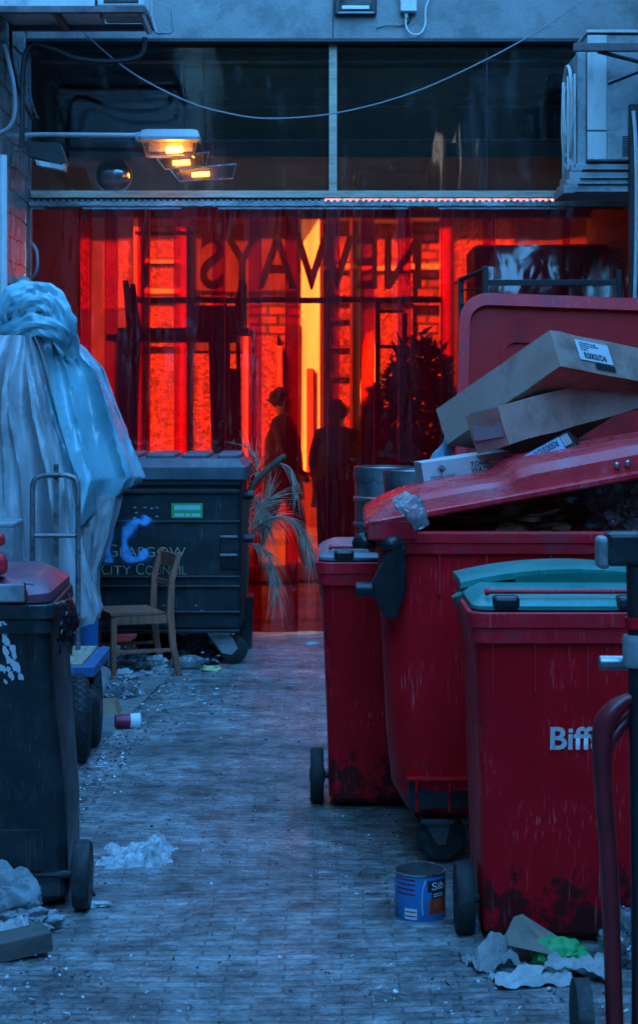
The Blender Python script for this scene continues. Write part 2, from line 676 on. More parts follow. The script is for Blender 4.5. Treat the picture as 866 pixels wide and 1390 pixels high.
m_acgrey = M('weathered_grey_casing', (.3, .31, .32), .5, var=.25, scale=7, dirt=(.1, .1, .1), damt=.6, dscale=6, bump=.15)
m_wood = M('chair_wood', (.46, .15, .085), .55, var=.4, scale=6, stretch=(12, 12, 1.5), dirt=(.09, .05, .03), damt=.75, dscale=3, dlo=.45, dhi=.65, bump=.25)
m_woodrail = M('pale_timber', (.48, .42, .32), .65, var=.22, scale=5, stretch=(1.2, 12, 12), dirt=(.16, .14, .11), damt=.5, bump=.2)
m_ply = M('worn_plywood', (.4, .3, .2), .7, var=.3, scale=4, stretch=(10, 1.5, 1), dirt=(.12, .11, .1), damt=.7, bump=.2)
m_bluesteel = M('blue_painted_steel', (.035, .12, .27), .45, var=.2, scale=8, dirt=(.08, .07, .07), damt=.5, dscale=8, scratch=.4)
m_card = M('brown_cardboard', (.48, .28, .225), .8, var=.14, scale=4, dirt=(.2, .12, .09), damt=.6, dscale=3.5, bump=.1, bscale=160, spec=.2)
m_carddk = M('card_inner', (.36, .28, .3), .8, var=.1, scale=4, spec=.2)
m_label = M('paper_label', (.7, .72, .74), .6, var=.05, scale=10)
m_ink = M('black_ink', (.02, .02, .025), .6)
m_tarp = M('blue_tarpaulin', (.22, .44, .49), .3, var=.12, scale=3, dirt=(.1, .25, .32), damt=.4, dscale=3.5, bump=.1, bscale=22, spec=.6)
m_grey = M('grey_canvas_tarpaulin', (.36, .36, .37), .55, var=.2, scale=4, dirt=(.1, .1, .1), damt=.55, dscale=3, dlo=.54, dhi=.68, bump=.22, bscale=30)
m_bag = sheet_mat('clear_polythene', (.86, .88, .9), refl=2.6, diffuse=(.6, .64, .68), dfac=.42, bump=.6, wav=(22, 22, 22), rough=.14)
m_blackbag = M('black_polythene', (.012, .012, .014), .22, var=.3, scale=8, bump=.45, bscale=18, spec=.8)
m_paper = M('crumpled_paper', (.5, .5, .49), .75, var=.15, scale=8, dirt=(.25, .22, .2), damt=.5, dscale=5, bump=.2)
m_rag = M('grey_rag', (.28, .29, .3), .85, var=.3, scale=10, dirt=(.08, .08, .08), damt=.6, bump=.4)
m_powder = M('spilt_white_powder', (.46, .46, .46), .9, var=.4, scale=22, dirt=(.14, .14, .14), damt=.8, dscale=16, bump=.5, bscale=35)
m_dirt = M('wet_dirt', (.05, .045, .04), .8, var=.5, scale=20, bump=.6)
m_dry = M('dead_palm_leaf', (.34, .25, .17), .7, var=.3, scale=14)
m_stalk = M('palm_stalk', (.10, .065, .04), .75, var=.4, scale=20, bump=.4)
m_steelcan = M('steel_rim', (.55, .55, .55), .3, metal=.9, var=.2)
m_canblue = M('blue_can_print', (.03, .2, .46), .35, var=.12, scale=9, dirt=(.02, .05, .12), damt=.4, dscale=7)
m_canred = M('food_picture', (.55, .06, .03), .5, var=.6, scale=40)
m_maroon = M('maroon_cup', (.3, .015, .05), .4, var=.2)
m_green = M('green_sticker', (.03, .42, .13), .5, var=.1)
m_palegreen = M('pale_sticker_print', (.35, .62, .6), .5, var=.1)
m_spray = spray_mat('blue_white_spray', (.12, .46, .9))
m_curtain = sheet_mat('red_strip_pvc', TINT, refl=1.9, dfac=.19, diffuse=(.85, .005, .03), bump=.3, blur=.05)
m_curtainb = sheet_mat('red_sheet_pvc', TINT, refl=1.5, dfac=.16, diffuse=(.7, .008, .04), bump=.9, wav=(4, 4, 2.0), blur=.14, rough=.2)
m_glaze = sheet_mat('clear_glazing_sheet', (.62, .64, .66), refl=1.7, diffuse=(.3, .3, .32), dfac=.004, refl_wisp=.2, bump=.02, wav=(2.5, 2.5, .55), rough=.03, streak=.12)
m_glaze2 = sheet_mat('inner_glazing_sheet', (.8, .8, .82), refl=2.8, diffuse=(.3, .3, .32), dfac=.001, bump=.03, wav=(2, 2, 1), rough=.03, streak=.05)
m_lens = sheet_mat('lamp_lens', (.75, .78, .8), refl=2.2, diffuse=(.5, .5, .5), dfac=.12, bump=.1, rough=.1)
m_sodium = emit_mat('sodium_tube', (1.0, .28, .02), 4.5)
m_lampgrey = M('grey_lamp_casing', (.45, .47, .5), .4, var=.12, dirt=(.2, .2, .2), damt=.3)
m_reflector = M('lamp_reflector', (.6, .6, .6), .25, metal=.6)
m_reflection_disc = M('reflection_disc', (.6, .62, .64), .12, metal=1.0, var=.1)
m_cable = M('grey_cable', (.22, .23, .25), .5, var=.1)
m_cableblack = M('black_cable', (.015, .016, .02), .5, var=.2)
# street beyond
m_mosaic = None


def mosaic(name, c1, c2, scale, grout=(.03, .012, .01)):
    m = bpy.data.materials.new(name)
    m.use_nodes = True
    nt = m.node_tree
    L = nt.links.new
    b = nt.nodes['Principled BSDF']
    tc = node(nt, 'ShaderNodeTexCoord')
    v = node(nt, 'ShaderNodeTexVoronoi', feature='F1')
    v.inputs['Scale'].default_value = scale
    L(tc.outputs['Object'], v.inputs['Vector'])
    sp = node(nt, 'ShaderNodeSeparateColor')
    L(v.outputs['Color'], sp.inputs[0])
    mx = node(nt, 'ShaderNodeMix', data_type='RGBA')
    L(sp.outputs[0], mx.inputs[0])
    mx.inputs[6].default_value = list(c1) + [1]
    mx.inputs[7].default_value = list(c2) + [1]
    v2 = node(nt, 'ShaderNodeTexVoronoi', feature='DISTANCE_TO_EDGE')
    v2.inputs['Scale'].default_value = scale
    L(tc.outputs['Object'], v2.inputs['Vector'])
    mr = node(nt, 'ShaderNodeMapRange')
    L(v2.outputs['Distance'], mr.inputs[0])
    mr.inputs[1].default_value = .05
    mr.inputs[2].default_value = .14
    m2 = node(nt, 'ShaderNodeMix', data_type='RGBA')
    L(mr.outputs[0], m2.inputs[0])
    m2.inputs[6].default_value = list(grout) + [1]
    L(mx.outputs[2], m2.inputs[7])
    L(m2.outputs[2], b.inputs['Base Color'])
    b.inputs['Roughness'].default_value = .5
    return m


m_mosaic = mosaic('mosaic_tiles', (.42, .09, .06), (.09, .015, .012), 30)
m_facade = brick_mat('ornate_facade_brick', (.24, .04, .032), (.10, .016, .014), (.015, .004, .004), .22, .11, .02, 'xz', .7, .8, 3, .7)
m_shade = M('dark_shopfront', (.07, .025, .025), .7, var=.3, spec=.15)
m_sunwhite = M('white_stucco', (.86, .84, .78), .6, var=.08)
m_shoplight = M('pale_stucco', (.36, .075, .06), .6, var=.2)
m_signletter = M('sign_letter', (.8, .62, .5), .5, var=.12)
m_signletter = sheet_mat('acrylic_letter', (.25, .2, .16), refl=.6, diffuse=(.8, .55, .42), dfac=.9, bump=.02)
m_edge = sheet_mat('strip_cut_edge', TINT, refl=1, diffuse=(.95, .02, .04), dfac=.55, bump=.05)
m_signboard = M('sign_board', (.16, .05, .045), .6, var=.3)
m_leaf = M('dark_leaf', (.03, .06, .025), .6, var=.4)
m_cloth1 = M('dark_coat', (.04, .035, .04), .85, var=.2)
m_cloth2 = M('grey_jacket', (.16, .06, .05), .85, var=.2)
m_skin = M('skin', (.5, .32, .24), .6, var=.06)
m_hair = M('hair', (.03, .02, .015), .6, var=.2)
m_glassdark = M('dark_window_glass', (.03, .03, .035), .08, var=.1)

# ------------------------------------------------------------------ setting: ground
bm = NB()
box2(bm, (-40, -30, -.3), (40, 60, -.02))
obj('ground', bm, m_asphalt, kind='structure')


def sheet_grid(x0, x1, y0, y1, z, nx, ny, amp, f):
    bm = NB()
    vs = [[bm.verts.new((x0 + (x1 - x0) * i / nx, y0 + (y1 - y0) * j / ny, z + amp * noise.noise(Vector((x0 + (x1 - x0) * i / nx, y0 + (y1 - y0) * j / ny, 0)) * f))) for i in range(nx + 1)] for j in range(ny + 1)]
    for j in range(ny):
        for i in range(nx):
            bm.faces.new((vs[j][i], vs[j][i + 1], vs[j + 1][i + 1], vs[j + 1][i]))
    return bm


obj('alley_paving', sheet_grid(-2.4, 2.6, -8, 16.4, 0, 80, 300, .022, .9), m_setts, smooth=True, kind='structure')
bm = NB()
kpts = [(XP(98, GY(1052)), GY(1052)), (XP(145, GY(1005)), GY(1005)), (XP(222, GY(927)), GY(927)), (XP(250, GY(905)), GY(905))]
kpts = [(-1.22, 2.0), (-1.2, 6.0)] + kpts
for (xa, ya), (xb, yb) in zip(kpts, kpts[1:]):
    n = max(1, int((yb - ya) / .62))
    for i in range(n):
        a, b = (i + .02) / n, (i + .98) / n
        p = [(xa + (xb - xa) * a, ya + (yb - ya) * a), (xa + (xb - xa) * b, ya + (yb - ya) * b)]
        q = [Vector((p[0][0] - .15, p[0][1], -.05)), Vector((p[0][0], p[0][1], -.05)), Vector((p[1][0], p[1][1], -.05)), Vector((p[1][0] - .15, p[1][1], -.05))]
        prism(bm, q, (0, 0, .05 + .014 + .004 * ((i * 7) % 3)))
bmesh.ops.bevel(bm, geom=bm.edges[:], offset=.008, segments=1, affect='EDGES')
obj('kerb', bm, m_kerb, kind='structure')
bm = NB()
box2(bm, (-12, 16.42, -.06), (12, 18.2, .02))
box2(bm, (-12, 20.6, -.06), (12, 21.96, .06))
obj('pavement', bm, m_asphalt, kind='structure')

# ------------------------------------------------------------------ walls
WL, WR = -2.06, 2.34
bm = NB()
box2(bm, (WL - .5, -9.4, -.1), (WL, 11.55, 13))
tag(obj('alley_wall', bm, m_brick), 'sooty brick side wall behind the draped tarpaulins', 'wall')
bm = NB()
box2(bm, (WL - .5, 11.552, -.1), (WL - .002, 13.1, 9.4))
tag(obj('alley_wall', bm, m_tile), 'glazed tile wall by the curtain edge reflecting red light', 'wall')
bm = NB()
box2(bm, (WL - .5, 13.102, -.1), (WL - .003, 15.95, 9.4))  # near-black colour puts the passage's shade into this wall
tag(obj('passage_wall', bm, m_void), 'dark passage wall behind the left end of the curtain', 'wall')
bm = NB()
box2(bm, (WR, -9.4, -.1), (WR + .5, 16, 6.2))
tag(obj('alley_wall', bm, m_brick), 'brick side wall behind the red bins and the air conditioner', 'wall')
bm = NB()
box2(bm, (-8, -9.6, -.1), (8, -9.1, 9.6))
tag(obj('alley_wall', bm, m_brickdark), 'brick wall closing the alley at the viewer end', 'wall')

# building spanning the alley above the curtain
b = thing('spanning_building', 'painted concrete building bridging the alley above the dark glazing', 'building', (0, 13.0, 0))
bm = NB()
box2(bm, (WL + .002, -.02, 4.21), (WR - .002, .5, 9.4), .0)
obj('concrete_front', bm, m_conc, b)
bm = NB()
box2(bm, (WL + .002, -.045, 4.185), (WR - .002, .3, 4.207))
box2(bm, (XP(452, 13) - .004, -.024, 4.21), (XP(452, 13) + .004, -.018, 9.4))
obj('drip_edge', bm, m_blackmetal, b)
bm = NB()
box2(bm, (WL + .002, .35, 3.42), (WR - .002, 2.95, 3.52))
box2(bm, (WL + .002, 1.5, 3.522), (WR - .002, 1.6, 4.205))
box2(bm, (WL + .002, 2.80, 3.21), (WR - .002, 2.949, 3.33))
box2(bm, (WL + .002, .52, 4.21), (WR - .002, 2.95, 9.4))
obj('passage_ceiling', bm, m_void, b)
bm = NB()
for z, r, y in ((4.1, .013, .30), (3.98, .03, .9), (3.93, .02, .85), (3.47 + .12, .015, .8), (3.6, .018, 1.0), (3.86, .012, .9)):
    tube(bm, [(WL + .05, y, z), (WR - .05, y, z + .01)], r, 8)
obj('pipe', bm, m_acgrey, b)

# glazing above the curtain
g = thing('glazing_screen', 'dark plastic glazing in a pale timber frame above the red curtain', 'window', (0, 13.05, 0))
zb, zt = ZP(262, 13.05), 4.19
x0, xm, x1 = XP(42, 13.05), XP(452, 13.05), XP(768, 13.05)
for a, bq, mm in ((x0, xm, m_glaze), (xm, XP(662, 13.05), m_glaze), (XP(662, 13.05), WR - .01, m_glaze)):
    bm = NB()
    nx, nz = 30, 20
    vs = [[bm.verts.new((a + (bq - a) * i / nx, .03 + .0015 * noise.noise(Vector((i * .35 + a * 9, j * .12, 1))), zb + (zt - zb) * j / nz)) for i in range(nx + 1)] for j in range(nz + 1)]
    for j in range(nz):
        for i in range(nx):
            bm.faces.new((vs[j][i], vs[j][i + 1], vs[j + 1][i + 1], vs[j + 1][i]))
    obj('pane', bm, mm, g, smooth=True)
bm = NB()
box2(bm, (x0, .36, 3.53), (WR - .01, .363, zt))
obj('inner_pane', bm, m_glaze2, g)
bm = NB()
box2(bm, (xm - .028, -.012, ZP(259, 13.05) + .001), (xm + .028, .026, 4.18), .003)
obj('mullion', bm, m_woodrail, g)
bm = NB()
box2(bm, (x0, -.02, ZP(268, 13.05)), (x1, .05, ZP(258.5, 13.05)), .003)
obj('bottom_rail', bm, m_woodrail, g)
bm = NB()
box2(bm, (x0 - .03, -.01, 0.0), (x0 - .002, .04, 4.18), .003)
obj('side_post', bm, m_rust, g)
bm = NB()
box2(bm, (XP(661, 13.05) - .003, .02, zb), (XP(661, 13.05) + .003, .028, zt))
obj('sheet_joint', bm, m_blackmetal, g)

# ------------------------------------------------------------------ red strip curtain
CY = 13.06
cur = thing('strip_curtain', 'translucent red plastic strip curtain hanging across the alley', 'curtain', (0, CY, 0))
ztop, zbot = ZP(281, CY), .012
strip_w = .288
edges = []
x = XP(44, CY)
k = 0
rnd = random.Random(3)
lefts = [44, 106, 142, 186, 236, 288, 337, 387, 443, 490, 540, 598, 655]
for k, pl in enumerate(lefts):
    xa = XP(pl, CY)
    w = (XP(lefts[k + 1], CY) - xa if k + 1 < len(lefts) else .3) + .095
    if k == len(lefts) - 1:
        w = 2.33 - xa
    big = k == len(lefts) - 1
    if big:
        segs = [(xa, .62), (xa + .57, WR - .02 - xa - .57)]
    else:
        segs = [(xa, w)]
    for (sa, sw) in segs:
        bm = NB()
        nx, nz = (44, 50) if big else (8, 34)
        yo = .012 if k % 2 else .0
        vs = []
        for j in range(nz + 1):
            v = j / nz
            row = []
            for i in range(nx + 1):
                u = i / nx
                if not big:
                    u = 0 if i == 0 else (1 if i == nx else .02 + .96 * (i - 1) / (nx - 2))
                xx = sa + sw * u
                z = ztop + (zbot - ztop) * v + rnd.uniform(-.0, .0)
                bow = .03 * (1 - (2 * u - 1) ** 2) * (.4 + .6 * v) * (1 if k % 2 else -1)
                wv = .016 * noise.noise(Vector((xx * 1.3, z * .8, k * 3.1)))
                if big:
                    wv = .075 * noise.noise(Vector((xx * 1.8, z * 2.0, 4))) + .018 * noise.noise(Vector((xx * 5, z * 2, 9)))
                row.append(bm.verts.new((xx + .006 * noise.noise(Vector((k, z * .7, 5))) * v, yo + bow + wv, z)))
            vs.append(row)
        for j in range(nz):
            for i in range(nx):
                f = bm.faces.new((vs[j][i], vs[j][i + 1], vs[j + 1][i + 1], vs[j + 1][i]))
                if not big and i in (0, nx - 1):
                    f.material_index = 1
        obj('strip', bm, [m_curtainb if big else m_curtain, m_edge], cur, smooth=True)
bm = NB()
xr0, xr1 = XP(40, CY), XP(860, CY)
box2(bm, (xr0, -.035, ZP(279.5, CY)), (xr1, -.018, ZP(273, CY)), .002)
box2(bm, (xr0, -.012, ZP(283.5, CY)), (xr1, -.004, ZP(279, CY)))
n = 96
for i in range(n):
    xx = xr0 + (xr1 - xr0) * (i + .5) / n
    box(bm, (xx, -.036, ZP(272.2, CY)), (.022, .014, .012), .002, seg=1)
for i in range(44):
    xx = xr0 + (xr1 - xr0) * (i + .5) / 44
    lathe(bm, [(.006, -.043), (.006, -.0345)], 8, (xx, 0, ZP(280.2, CY)), 'y')
    lathe(bm, [(.004, -.043), (.004, -.0345)], 8, (xx + .03, 0, ZP(276, CY)), 'y')
obj('hanging_rail', bm, m_steel, cur)
bm = NB()
box2(bm, (xr0, -.002, ZP(274, CY)), (XP(440, CY), .02, ZP(267.5, CY)))
obj('backing_strip', bm, m_blackmetal, cur)

# ------------------------------------------------------------------ things beyond the curtain
Y2 = 22.0


def fx(px):
    return XP(px, Y2)


def fz(py):
    return ZP(py, Y2)


fb = thing('shop_building', 'sunlit mosaic fronted shop building across the street behind the red curtain', 'building', (0, Y2, 0))
bm = NB()
box2(bm, (-9, .0, 0), (9, .6, 9))
obj('wall', bm, m_facade, fb)


def fpart(nm, mat, rects, y0, y1, bev=0):
    for (a, t, c, d) in rects:
        bm = NB()
        box2(bm, (fx(a), y0, fz(d)), (fx(c), y1, fz(t)), bev)
        obj(nm, bm, mat, fb)


for (pa, pt, pc, pd) in ((410, 292, 433, 640), (478, 292, 487, 600)):
    bm = NB()
    q = [Vector((fx(pa), -.002, fz(pd))), Vector((fx(pa) + .02, -.03, fz(pd))), Vector((fx(pc), -.03 - .9 * (fx(pc) - fx(pa)), fz(pd))), Vector((fx(pc) + .02, -.002, fz(pd)))]
    prism(bm, q, (0, 0, fz(pt) - fz(pd)))
    obj('pilaster', bm, m_sunwhite, fb)
fpart('pilaster', m_shoplight, [(66, 285, 90, 640), (184, 285, 193, 650), (246, 285, 258, 650), (596, 285, 610, 650), (330, 440, 338, 650), (376, 470, 382, 650)], -.13, -.002, .01)
fpart('cornice', m_shoplight, [(-60, 282, 900, 292)], -.25, -.002, .01)
fpart('cornice', m_facade, [(-60, 268, 900, 278)], -.3, -.002, .01)
fpart('mosaic_panel', m_mosaic, [(194, 318, 245, 350), (200, 357, 240, 390), (194, 412, 245, 470), (194, 480, 245, 650), (434, 304, 477, 356), (434, 376, 477, 402), (434, 412, 477, 640), (490, 304, 560, 402), (490, 410, 560, 640), (345, 455, 376, 640), (262, 480, 328, 640), (612, 300, 700, 380), (104, 300, 122, 420), (140, 330, 178, 420)], -.05, -.002)
fpart('panel_frame', M('cream_stucco', (.62, .36, .22), .6, var=.15), [(194, 352, 245, 355.5), (194, 391, 245, 397), (194, 402, 245, 408), (434, 360, 595, 366), (434, 296, 595, 302)], -.09, -.05)
fpart('transom', m_shade, [(434, 431, 477, 435), (434, 468, 477, 473), (434, 507, 477, 512), (434, 549, 477, 553), (194, 398, 245, 401.5), (434, 407, 595, 411)], -.1, -.051)
fpart('shop_window', m_shade, [(340, 450, 344, 640), (262, 442, 328, 476), (386, 440, 409, 640), (258, 305, 404, 395), (92, 296, 182, 660), (-60, 296, 64, 660), (702, 300, 900, 660), (612, 384, 701, 660), (540, 500, 608, 640)], -.04, -.002)
fpart('pilaster_strip', m_shoplight, [(417, 500, 425, 640)], -.24, -.0)
fpart('pilaster_strip', m_shade, [(434, 300, 437, 640), (474, 300, 477, 640)], -.2, -.003)
fpart('plinth', m_shade, [(-60, 655, 900, 724)], -.08, -.003)
bm = NB()
box2(bm, (fx(300), -.05, fz(640)), (fx(326), -.01, fz(500)))
obj('door', bm, m_maroon, fb)

# overhead street sign seen from behind, at the mouth of the passage
SY = 16.3
sg = thing('overhead_sign', 'overhead metal letter sign seen from behind through the curtain', 'sign', (0, SY, 0))
xa, xb = XP(272, SY), XP(572, SY)
text('lettering', 'NEWAYS', m_signletter, sg, (xb, 0.03, ZP(390, SY)), (-1, 0, 0), (0, 0, 1), fit=(xb - xa, ZP(318, SY) - ZP(390, SY)), extrude=.02, bold=.012)
bm = NB()
box2(bm, (XP(184, SY), -.03, ZP(411, SY)), (XP(600, SY), .03, ZP(403, SY)))
box2(bm, (XP(184, SY), -.03, ZP(319, SY)), (XP(272, SY), .03, ZP(314, SY)))
for px in (262, 306, 333, 600):
    box2(bm, (XP(px, SY) - .012, -.02, ZP(600 if px == 600 else 450, SY)), (XP(px, SY) + .012, .02, ZP(405, SY)))
obj('sign_frame', bm, m_blackmetal, sg)
bm = NB()
box2(bm, (XP(254, SY), -.02, 0), (XP(262, SY), .04, ZP(306, SY)))
obj('sign_post', bm, m_shoplight, sg)
bm = NB()
box2(bm, (XP(264, SY), .05, ZP(448, SY)), (XP(330, SY), .07, ZP(414, SY)))
obj('small_board', bm, m_signboard, sg)
text('small_lettering', 'OR NIVN', m_shoplight, sg, (XP(321, SY), .044, ZP(434, SY)), (-1, 0, 0), (0, 0, 1), fit=(XP(321, SY) - XP(268, SY), .11), extrude=-.004, bold=.02)


def table(name, label, x0, x1, y0, y1, z, h, flip=False):
    t = thing(name, label, 'table', ((x0 + x1) / 2, (y0 + y1) / 2, z), (0, 0, 0))
    w, d = (x1 - x0) / 2, (y1 - y0) / 2
    bm = NB()
    if flip:
        box2(bm, (-w, -d, 0), (w, d, .05), .01)
    else:
        box2(bm, (-w, -d, h - .05), (w, d, h), .01)
    obj('tabletop', bm, m_shade, t)
    for sx in (-1, 1):
        for sy in (-1, 1):
            bm = NB()
            a, bb = (.05, h) if flip else (0, h - .05)
            tube(bm, [(sx * (w - .1), sy * (d - .08), a), (sx * (w - (.06 if flip else .14)), sy * (d - .05), bb)], [.035, .022] if flip else [.05, .07], 8)
            obj('leg', bm, m_shade, t)
    return t


TY = 14.6
table('trestle_table', 'dark table standing behind the red curtain below an upturned table', XP(150, TY), XP(322, TY), TY - .35, TY + .35, 0, ZP(455, TY))
table('trestle_table', 'upturned dark table stacked on another table with legs in the air', XP(165, TY), XP(340, TY), TY - .3, TY + .33, ZP(455, TY) + .002, .42, True)
for k, (pa, pb) in enumerate((((322, 640), (303, 462)), ((326, 640), (322, 400)))):
    bm = NB()
    tube(bm, [P(pa[0], pa[1], 15.2) - Vector((0, 0, .38)), P(pb[0], pb[1], 15.2)], .018, 8)
    tag(obj('broom_pole', bm, m_shade), 'thin dark pole leaning at a slant behind the curtain' if k == 0 else 'thin dark pole standing nearly upright behind the curtain', 'pole')
# storage cabinet and rack on the right behind the curtain
bm = NB()
box2(bm, (XP(640, 15), 14.7, 0), (WR - .02, 15.5, ZP(335, 15)), .03)
cab = tag(obj('storage_cabinet', bm, m_shade), 'big dark storage cabinet standing behind the right end of curtain', 'cabinet')
bm = NB()
box2(bm, (.06, .0, .06), (.5, -.02, 1.0))
rk = thing('tube_rack', 'dark tubular rack with ladder rungs behind the curtain', 'rack', (XP(533, 14.6), 14.6, 0))
bm = NB()
for px in (513, 549):
    tube(bm, [(XP(px, 14.6) - XP(533, 14.6), 0, 0), (XP(px, 14.6) - XP(533, 14.6), 0, ZP(405 if px == 513 else 425, 14.6))], .02, 8)
obj('upright', bm, m_shade, rk)
bm = NB()
for py in (422, 470, 560):
    tube(bm, [(XP(513, 14.6) - XP(533, 14.6), 0, ZP(py, 14.6)), (XP(549, 14.6) - XP(533, 14.6), 0, ZP(py, 14.6))], .014, 8)
obj('rung', bm, m_shade, rk)
# furled parasol in the street
pr = thing('furled_parasol', 'pale furled cafe parasol glowing in sunlight across the street', 'parasol', (XP(505, 20.9), 20.9, 0))
bm = NB()
rings = []
for t in range(9):
    z = ZP(585 - (585 - 445) * t / 8, 20.9)
    r = [.05, .09, .1, .11, .1, .09, .07, .04, .012][t]
    rings.append([Vector((r * math.cos(a * math.pi / 9) * (1 + .25 * math.cos(a * 2.1)), r * math.sin(a * math.pi / 9), z)) for a in range(18)])
loft(bm, rings)
obj('canopy', bm, m_sunwhite, pr, smooth=True)
bm = NB()
tube(bm, [(0, 0, 0), (0, 0, 3.0)], .02)
obj('pole', bm, m_grate, pr)
# potted shrub
sh = thing('potted_shrub', 'dark leafy shrub in a pot behind the curtain', 'plant', (XP(570, 14.2), 14.2, 0))
bm = NB()
rs = random.Random(11)
for i in range(1400):
    while True:
        q = Vector((rs.uniform(-1, 1), rs.uniform(-1, 1), rs.uniform(-1, 1)))
        if .25 < q.length < 1:
            break
    q.length = q.length ** .5 * (1 + .25 * noise.noise(q * 3))
    p = Vector((q.x * .31, q.y * .3, 1.5 + q.z * .62))
    d = Vector((rs.uniform(-1, 1), rs.uniform(-1, 1), rs.uniform(-1, .6))).normalized()
    s = d.cross(Vector((rs.uniform(-1, 1), rs.uniform(-1, 1), rs.uniform(-1, 1)))).normalized()
    l, w = rs.uniform(.06, .11), rs.uniform(.015, .028)
    bm.faces.new([bm.verts.new(p + v) for v in (-d * l, s * w, d * l, -s * w)])
obj('crown', bm, m_leaf, sh, recalc=False)
bm = NB()
tube(bm, [(0, 0, .35), (.02, 0, .9), (0, .02, 1.5)], [.03, .025, .012])
obj('trunk', bm, m_stalk, sh)
bm = NB()
lathe(bm, [(.15, 0), (.21, .36), (.23, .36), (.23, .42), (.2, .42), (.2, .38)], 20)
obj('pot', bm, m_shade, sh)


# planters standing in the passage
for (pa, pc, pt, yy, lab) in ((428, 612, 652, 15.6, 'long dark planter trough standing below the dark shrub behind the curtain'),):
    pl = thing('planter_trough', lab, 'planter', ((XP(pa, yy) + XP(pc, yy)) / 2, yy, 0))
    w_ = XP(pc, yy) - XP(pa, yy)
    bm = NB()
    loft(bm, [rr3(w_ - .06, .3, .02, .0), rr3(w_, .34, .02, ZP(pt, yy)), rr3(w_ - .05, .29, .02, ZP(pt, yy)), rr3(w_ - .06, .28, .02, ZP(pt, yy) - .06)])
    obj('trough', bm, m_shade, pl)
    bm = NB()
    for i in range(260):
        p = Vector((rs.uniform(-.5, .5) * w_ * .95, rs.uniform(-.14, .14), ZP(pt, yy) - .05 + rs.random() ** 2 * .28))
        d = Vector((rs.uniform(-1, 1), rs.uniform(-1, 1), rs.uniform(0, 1.5))).normalized() * rs.uniform(.04, .09)
        sdv = d.cross(Vector((rs.uniform(-1, 1), rs.uniform(-1, 1), rs.uniform(-1, 1)))).normalized() * rs.uniform(.008, .018)
        bm.faces.new([bm.verts.new(p + v) for v in (-d, sdv, d, -sdv)])
    obj('leaves', bm, m_leaf, pl, recalc=False)


